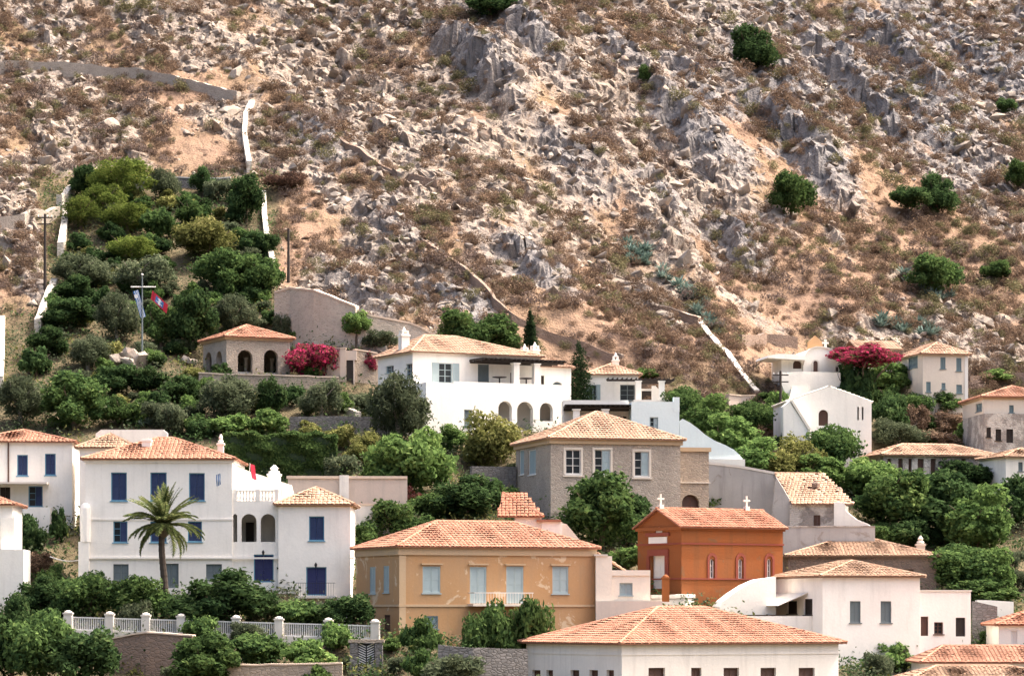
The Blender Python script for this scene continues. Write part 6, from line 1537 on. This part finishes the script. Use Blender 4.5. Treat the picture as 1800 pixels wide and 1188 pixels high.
def scrub():
    rs, x, y = scatter(24500, 23)
    z, rk, so = hill(x, y); w = hill_weight(x, y); den = fbm(x/8, y/11, 3, 91); ex = np.zeros(len(x))
    for sx, sy, rx, ry in _SD: ex = np.maximum(ex, np.exp(-((x - sx)/rx)**2 - ((y - sy)/ry)**2))
    ipx = 900 + F*x/y; keep = ((w > 0.5) | ((ipx > 1120) & (ipx < 1410) & (y > 258)) | ((ipx > 1600) & (y > 285))) & (rs.random(len(x)) < 0.85 - 0.4*rk) & (rs.random(len(x)) < sst(0.40, 0.70, den) + 0.06 + 0.5*ex); x, y, z = x[keep], y[keep], z[keep]
    size = np.clip(np.exp(rs.normal(size=len(x))*0.40 + 0.05), 0.45, 2.3); order = np.argsort(-size*(np.abs(x/y) < 0.165)*(y < 385) - size*1e-3)
    big, rest = order[:300], order[300:]; singles = []
    for k in range(10):
        r2 = np.random.RandomState(k + 40); V, Fc = scrub_blob(r2, 420, 1.0, 0.66, 0.062)
        singles.append(np_mesh('dry_bush', V, Fc, LF[('dry', 'dry', 'drygreen', 'dry', 'mauve')[k % 5]], np.clip(0.45 + 0.22*r2.normal(size=len(Fc)), 0, 1)))
    first = []
    for q, i in enumerate(big):
        o = link('dry_bush', singles[q % 10]); s = size[i]*1.1; o.location = (x[i], y[i], z[i] - 0.08); o.scale = (s, s, s*rs.uniform(0.8, 1.15)); o.rotation_euler = (-0.2, 0, rs.random()*6)
        c = ('brown', 'brown', 'grey-green', 'brown', 'mauve')[(q % 10) % 5]
        tag(o, 'rounded %s dry bush on the open hillside' % c, 'bush', '%s dry bushes on the hillside' % c)
        if q < 10: first.append(o)
    allb = [o for o in COL.objects if o.name.startswith('dry_bush')]
    for c in ('brown', 'grey-green', 'mauve'): name_apart([o for o in allb if o['group'].startswith(c)], '%s dry bush' % c)
    P = np.stack([x, y, z - 0.06], 1)[rest]
    # object prototypes carry their own scale, so divide it out
    instancer('dry_scrub', first, P, size[rest]/1.0, 5, 'countless small dry bushes covering the rocky slope')
    for o in first: pass
scrub()
def undergrowth():
    for sd, nme, mt, lab, thr in ((77, 'undergrowth', 'dark', 'low dark green undergrowth between the houses and garden terraces', 0.40), (78, 'pale_undergrowth', 'olive', 'low grey-green undergrowth over the garden terraces', 0.44), (79, 'yellow_undergrowth', 'yellow', 'low yellowish weeds between the houses and garden terraces', 0.55)):
        rs = np.random.RandomState(sd); n = 20000; y = 200 + 128*rs.random(n); x = (rs.random(n) - 0.5)*2*0.225*y
        z, _, _ = hill(x, y, False); w = hill_weight(x, y); den = fbm(x/3.2, y/3.2, 3, sd)
        px = 900 + F*x/y; keep = (w < 0.5) & (den > thr) & ((y < 262) | (px < 640)) & ((y > 300) | (y < 290) | (px > 60))
        x, y, z = x[keep], y[keep], z[keep]; k = len(x); hgt = (0.3 + 1.1*sst(thr, thr + 0.2, den[keep]))*(0.6 + 0.5*rs.random(k)); m = 9
        C = np.repeat(np.stack([x, y, z + hgt*0.5], 1), m, 0); hh = np.repeat(hgt, m)[:, None]
        C = C + rs.normal(size=(k*m, 3))*np.concatenate([0.22 + 0.18*hh, 0.22 + 0.18*hh, 0.32*hh], 1); N = np.tile([0, -0.4, 1.0], (k*m, 1))
        V, Fc = quads(C, N, 0.14, rs, 0.55)
        o = link(nme, np_mesh(nme, V, Fc, LF[mt], np.clip(0.4 + 0.22*rs.normal(size=k*m), 0, 1))); tag(o, lab, 'undergrowth', None, 'stuff')
undergrowth()
# ------------------------------------------------------------------ small things
def white_fence():
    A, B = at(112, 1106, 208), at(668, 1122, 207.5); d = B - A; L = math.hypot(d.x, d.y)
    r = empty('garden_fence', A, math.atan2(d.y, d.x)); tag(r, 'white picket fence with square posts along the mansion terrace', 'fence'); dz = d.z/L
    for px in (120, 193, 257, 319, 416, 491, 578, 660):
        t = ((px - 900)/F*208 - A.x); mb = MB(); z = t*dz
        mb.box(t - 0.27, t + 0.27, -0.25, 0.25, z - 1.2, z + 1.02); mb.box(t - 0.32, t + 0.32, -0.3, 0.3, z + 1.02, z + 1.12)
        mb.lathe((t, 0), [(0.26, z + 1.12), (0.24, z + 1.2), (0.06, z + 1.27)], 8); mb.build('post', M['coping'], r)
    mb = MB(); t = 0.0
    while t < L:
        z = t*dz; mb.box(t, t + 0.05, -0.02, 0.02, z + 0.06, z + 0.78); t += 0.12
    mb.build('pickets', M['whitepaint'], r)
    for z0, z1 in ((0.0, 0.06), (0.78, 0.86)):
        mb = MB(); mb.prism([(0, z0), (L, L*dz + z0), (L, L*dz + z1), (0, z1)], -0.05, 0.05); mb.build('rail', M['whitepaint'], r)
    mb = MB(); mb.prism([(0, -2.2), (L, L*dz - 2.2), (L, L*dz - 0.004), (0, -0.004)], -0.2, 0.2); mb.build('plinth', M['coping'], r)
white_fence()
def herringbone_gate():
    p = at(644, 1184, 204); r = empty('garden_gate', p); tag(r, 'dark gate with white herringbone slats between stone piers', 'gate')
    for s in (-1, 1):
        mb = MB(); mb.box(min(s*0.55, s*1.05), max(s*0.55, s*1.05), -0.3, 0.3, -1, 2.0); mb.build('pier', M['stone_dark'], r)
    mb = MB(); mb.box(-1.15, 1.15, -0.35, 0.35, 2.003, 2.2); mb.build('lintel', M['stone_warm'], r)
    mb = MB(); mb.box(-0.54, 0.54, -0.02, 0.02, -0.2, 1.98); mb.build('panel', M['iron'], r)
    for k in range(12):
        for s in (-1, 1):
            mb = MB(); z = 0.0 + k*0.155; mb.prism([(s*0.04, z), (s*0.5, z + 0.22), (s*0.5, z + 0.29), (s*0.04, z + 0.07)], -0.05, -0.022); mb.build('slat', M['whitepaint'], r)
    mb = MB(); mb.box(-0.035, 0.035, -0.06, -0.023, -0.1, 1.97); mb.build('centre_stile', M['iron'], r)
herringbone_gate()
def flat_col(name, c, r=0.7):
    m, t, b = new_mat(name); n = noise(t, pos(t), 8.0, 3)
    t.links.new(mix(t, ramp(t, n, [(0.3, 0.2), (0.7, 0.0)]), c, tuple(q*0.6 for q in c)), b.inputs['Base Color']); b.inputs['Roughness'].default_value = r; return m
FB, FW, FR = flat_col('flag_blue', (0.05, 0.17, 0.42)), flat_col('flag_white', (0.78, 0.78, 0.78)), flat_col('flag_red', (0.50, 0.03, 0.06))
def cloth(name, parent, org, du, dv, nu, nv, colour, wave=0.12, mats=(FB, FW, FR)):
    """waving flag: org + u du + v dv, colour(i, j) gives the material of a cell"""
    mb = MB(); org, du, dv = Vector(org), Vector(du), Vector(dv); nrm = du.cross(dv).normalized()
    def P(i, j):
        u, v = i/nu, j/nv; return org + du*u + dv*v + nrm*(wave*math.sin(u*7 + v*1.6)*(0.25 + 0.75*u)) + Vector((0, 0, -0.06*u*math.sin(v*3)))
    for i in range(nu):
        for j in range(nv): mb.poly([P(i, j), P(i+1, j), P(i+1, j+1), P(i, j+1)], 0.5, colour(i, j), True)
    return mb.build(name, list(mats), parent)
def flagpole():
    p = gp(250, 646); zt = ZC + (HZ - 484)/F*p.y - p.z; k = p.y/F
    r = empty('flagpole', p); tag(r, 'tall thin flagpole with white yard arm in the garden', 'flagpole')
    mb = MB(); mb.tube((0, 0, -0.5), (0, 0, zt), 0.09, 0.05, 8); mb.build('pole', M['grey'], r)
    zy = ZC + (HZ - 504.5)/F*p.y - p.z; mb = MB(); mb.tube((-20*k, 0, zy), (24*k, 0, zy), 0.06, 0.05, 6); mb.build('yard_arm', M['whitepaint'], r)
    mb = MB(); mb.lathe((0, 0), [(0.1, zt), (0.12, zt + 0.08), (0.02, zt + 0.16)], 8); mb.build('finial', M['whitepaint'], r)
    mb = MB(); mb.tube((-19*k, 0, zy), (-0.1, 0, 1.0), 0.012, 0.012, 4); mb.tube((23*k, 0, zy), (0.1, 0, 1.0), 0.012, 0.012, 4); mb.build('halyard', M['iron'], r)
    def gcol(i, j):                       # canton with cross, then stripes
        if i < 6 and j < 5: return 1 if (i in (2, 3) or j == 2) else 0
        return j % 2
    f = empty('national_flag', (p.x, p.y, p.z + zy)); tag(f, 'limp blue and white striped flag on the left of the yard arm', 'flag')
    cloth('cloth', f, (-16*k, -0.06, -8*k), (13*k, 0.15, -46*k), (9*k, 0.05, 3*k), 15, 9, gcol, 0.10)
    def rcol(i, j):
        u, v = (i + .5)/16 - 0.5, (j + .5)/12 - 0.5
        if abs(u) < 0.05 and abs(v) < 0.3 or abs(v - 0.1) < 0.05 and abs(u) < 0.2 or (u*u + (v + 0.2)**2 < 0.012): return 1
        return 0 if (abs(u) < 0.26 and abs(v) < 0.32) else 2
    g = empty('red_flag', (p.x, p.y, p.z + zy)); tag(g, 'red flag with blue centre and white emblem flying from the yard arm', 'flag')
    cloth('cloth', g, (18*k, -0.06, -6*k), (27*k, 0.2, -25*k), (-3*k, 0.05, -15*k), 16, 12, rcol, 0.12)
flagpole()
def small_flags():
    y = 219.6; p = at(382, 856, y); r = empty('small_flag', p); tag(r, 'tiny blue and white flag on the mansion wall', 'flag')
    mb = MB(); mb.tube((0, 0, 0), (0.25, -0.5, 0.95), 0.018); mb.build('staff', M['whitepaint'], r)
    cloth('cloth', r, (0.25, -0.5, 0.95), (0.02, 0.05, -0.75), (-0.3, 0.1, -0.12), 8, 5, lambda i, j: j % 2, 0.04)
    y = 222.5; p = at(437, 864, y); r = empty('small_red_flag', p); tag(r, 'small red flag on the loggia balustrade', 'flag')
    mb = MB(); mb.tube((0, 0, 0), (0.1, 0, 2.0), 0.02); mb.build('staff', M['whitepaint'], r)
    cloth('cloth', r, (0.1, 0, 1.95), (0.12, 0, -1.0), (0.32, 0.1, -0.1), 8, 5, lambda i, j: 2, 0.05)
small_flags()
def pole(px, pb, pt, label, arms=True):
    p = gp(px, pb); h = ZC + (HZ - pt)/F*p.y - p.z; r = empty('utility_pole', p); tag(r, label, 'pole')
    mb = MB(); mb.tube((0, 0, -0.6), (0, 0, h), 0.15, 0.10, 8); mb.build('shaft', M['dark'], r)
    if arms:
        for z in (h - 0.4, h - 1.0): mb = MB(); mb.box(-0.7, 0.7, -0.06, 0.06, z, z + 0.1); mb.build('cross_arm', M['dark'], r)
        for x in (-0.6, -0.2, 0.2, 0.6): mb = MB(); mb.lathe((x, 0), [(0.04, h - 0.3), (0.06, h - 0.22), (0.03, h - 0.12)], 6); mb.build('insulator', M['whitepaint'], r)
pole(1372, 772, 652, 'dark utility pole in front of the white chapel')
pole(79, 512, 376, 'thin dark utility pole beside the left garden wall')
pole(507, 500, 402, 'slender pole on the rocks at the end of the tall stone wall', False)
def garden_rocks():
    P = rock_protos(6, 31); rs = random.Random(8); m2 = M['rock']
    for k, (px, py, s) in enumerate([(222, 640, 1.3), (236, 646, 1.6), (248, 652, 1.4), (205, 648, 1.0), (330, 648, 1.1), (228, 655, 1.2), (190, 640, 0.7), (340, 652, 0.8)]):
        p = gp(px, py - 6); V, Fc = P[k % 6]; o = link('garden_rock', np_mesh('garden_rock', V*s, Fc, m2, np.full(len(Fc), 0.95))); o.location = p + Vector((0, -0.8, 0.3)); o.rotation_euler = (rs.random(), rs.random(), rs.random()*6)
        tag(o, 'pale sunlit rock in the outcrop beside the flagpole and pavilion', 'rock', 'pale garden rocks')
garden_rocks()
name_apart([o for o in COL.objects if o.name.startswith('garden_rock')], 'pale sunlit garden rock')
def garden_door():
    p = gp(615, 676); r = empty('garden_door', p); tag(r, 'narrow dark door in the pink garden wall', 'door'); k = p.y/F; h = 38*k
    mb = MB(); mb.box(-6*k, 6*k, 0, 0.1, -0.3, h); mb.build('leaf', M['dark'], r)
    mb = MB(); mb.box(6*k, 6*k + 0.12, -0.1, 0.12, -0.3, h); mb.box(-6*k - 0.12, -6*k, -0.1, 0.12, -0.3, h); mb.box(-6*k - 0.3, 6*k + 0.3, -0.12, 0.3, h + .002, h + 0.8); mb.build('jamb', M['pinkish'], r)
garden_door()
def service_cable():
    A, B = at(88, 978, 224), at(152, 981, 219.9); o = empty('service_cable', A); tag(o, 'thin pale cable strung between the terrace and the mansion corner', 'cable'); mb = MB(); n = 8
    P = [(B - A)*(k/n) - Vector((0, 0, 0.25*math.sin(math.pi*k/n))) for k in range(n + 1)]
    for k in range(n): mb.tube(P[k], P[k+1], 0.035, 0.035, 5)
    mb.build('strand', M['whitepaint'], o)
service_cable()
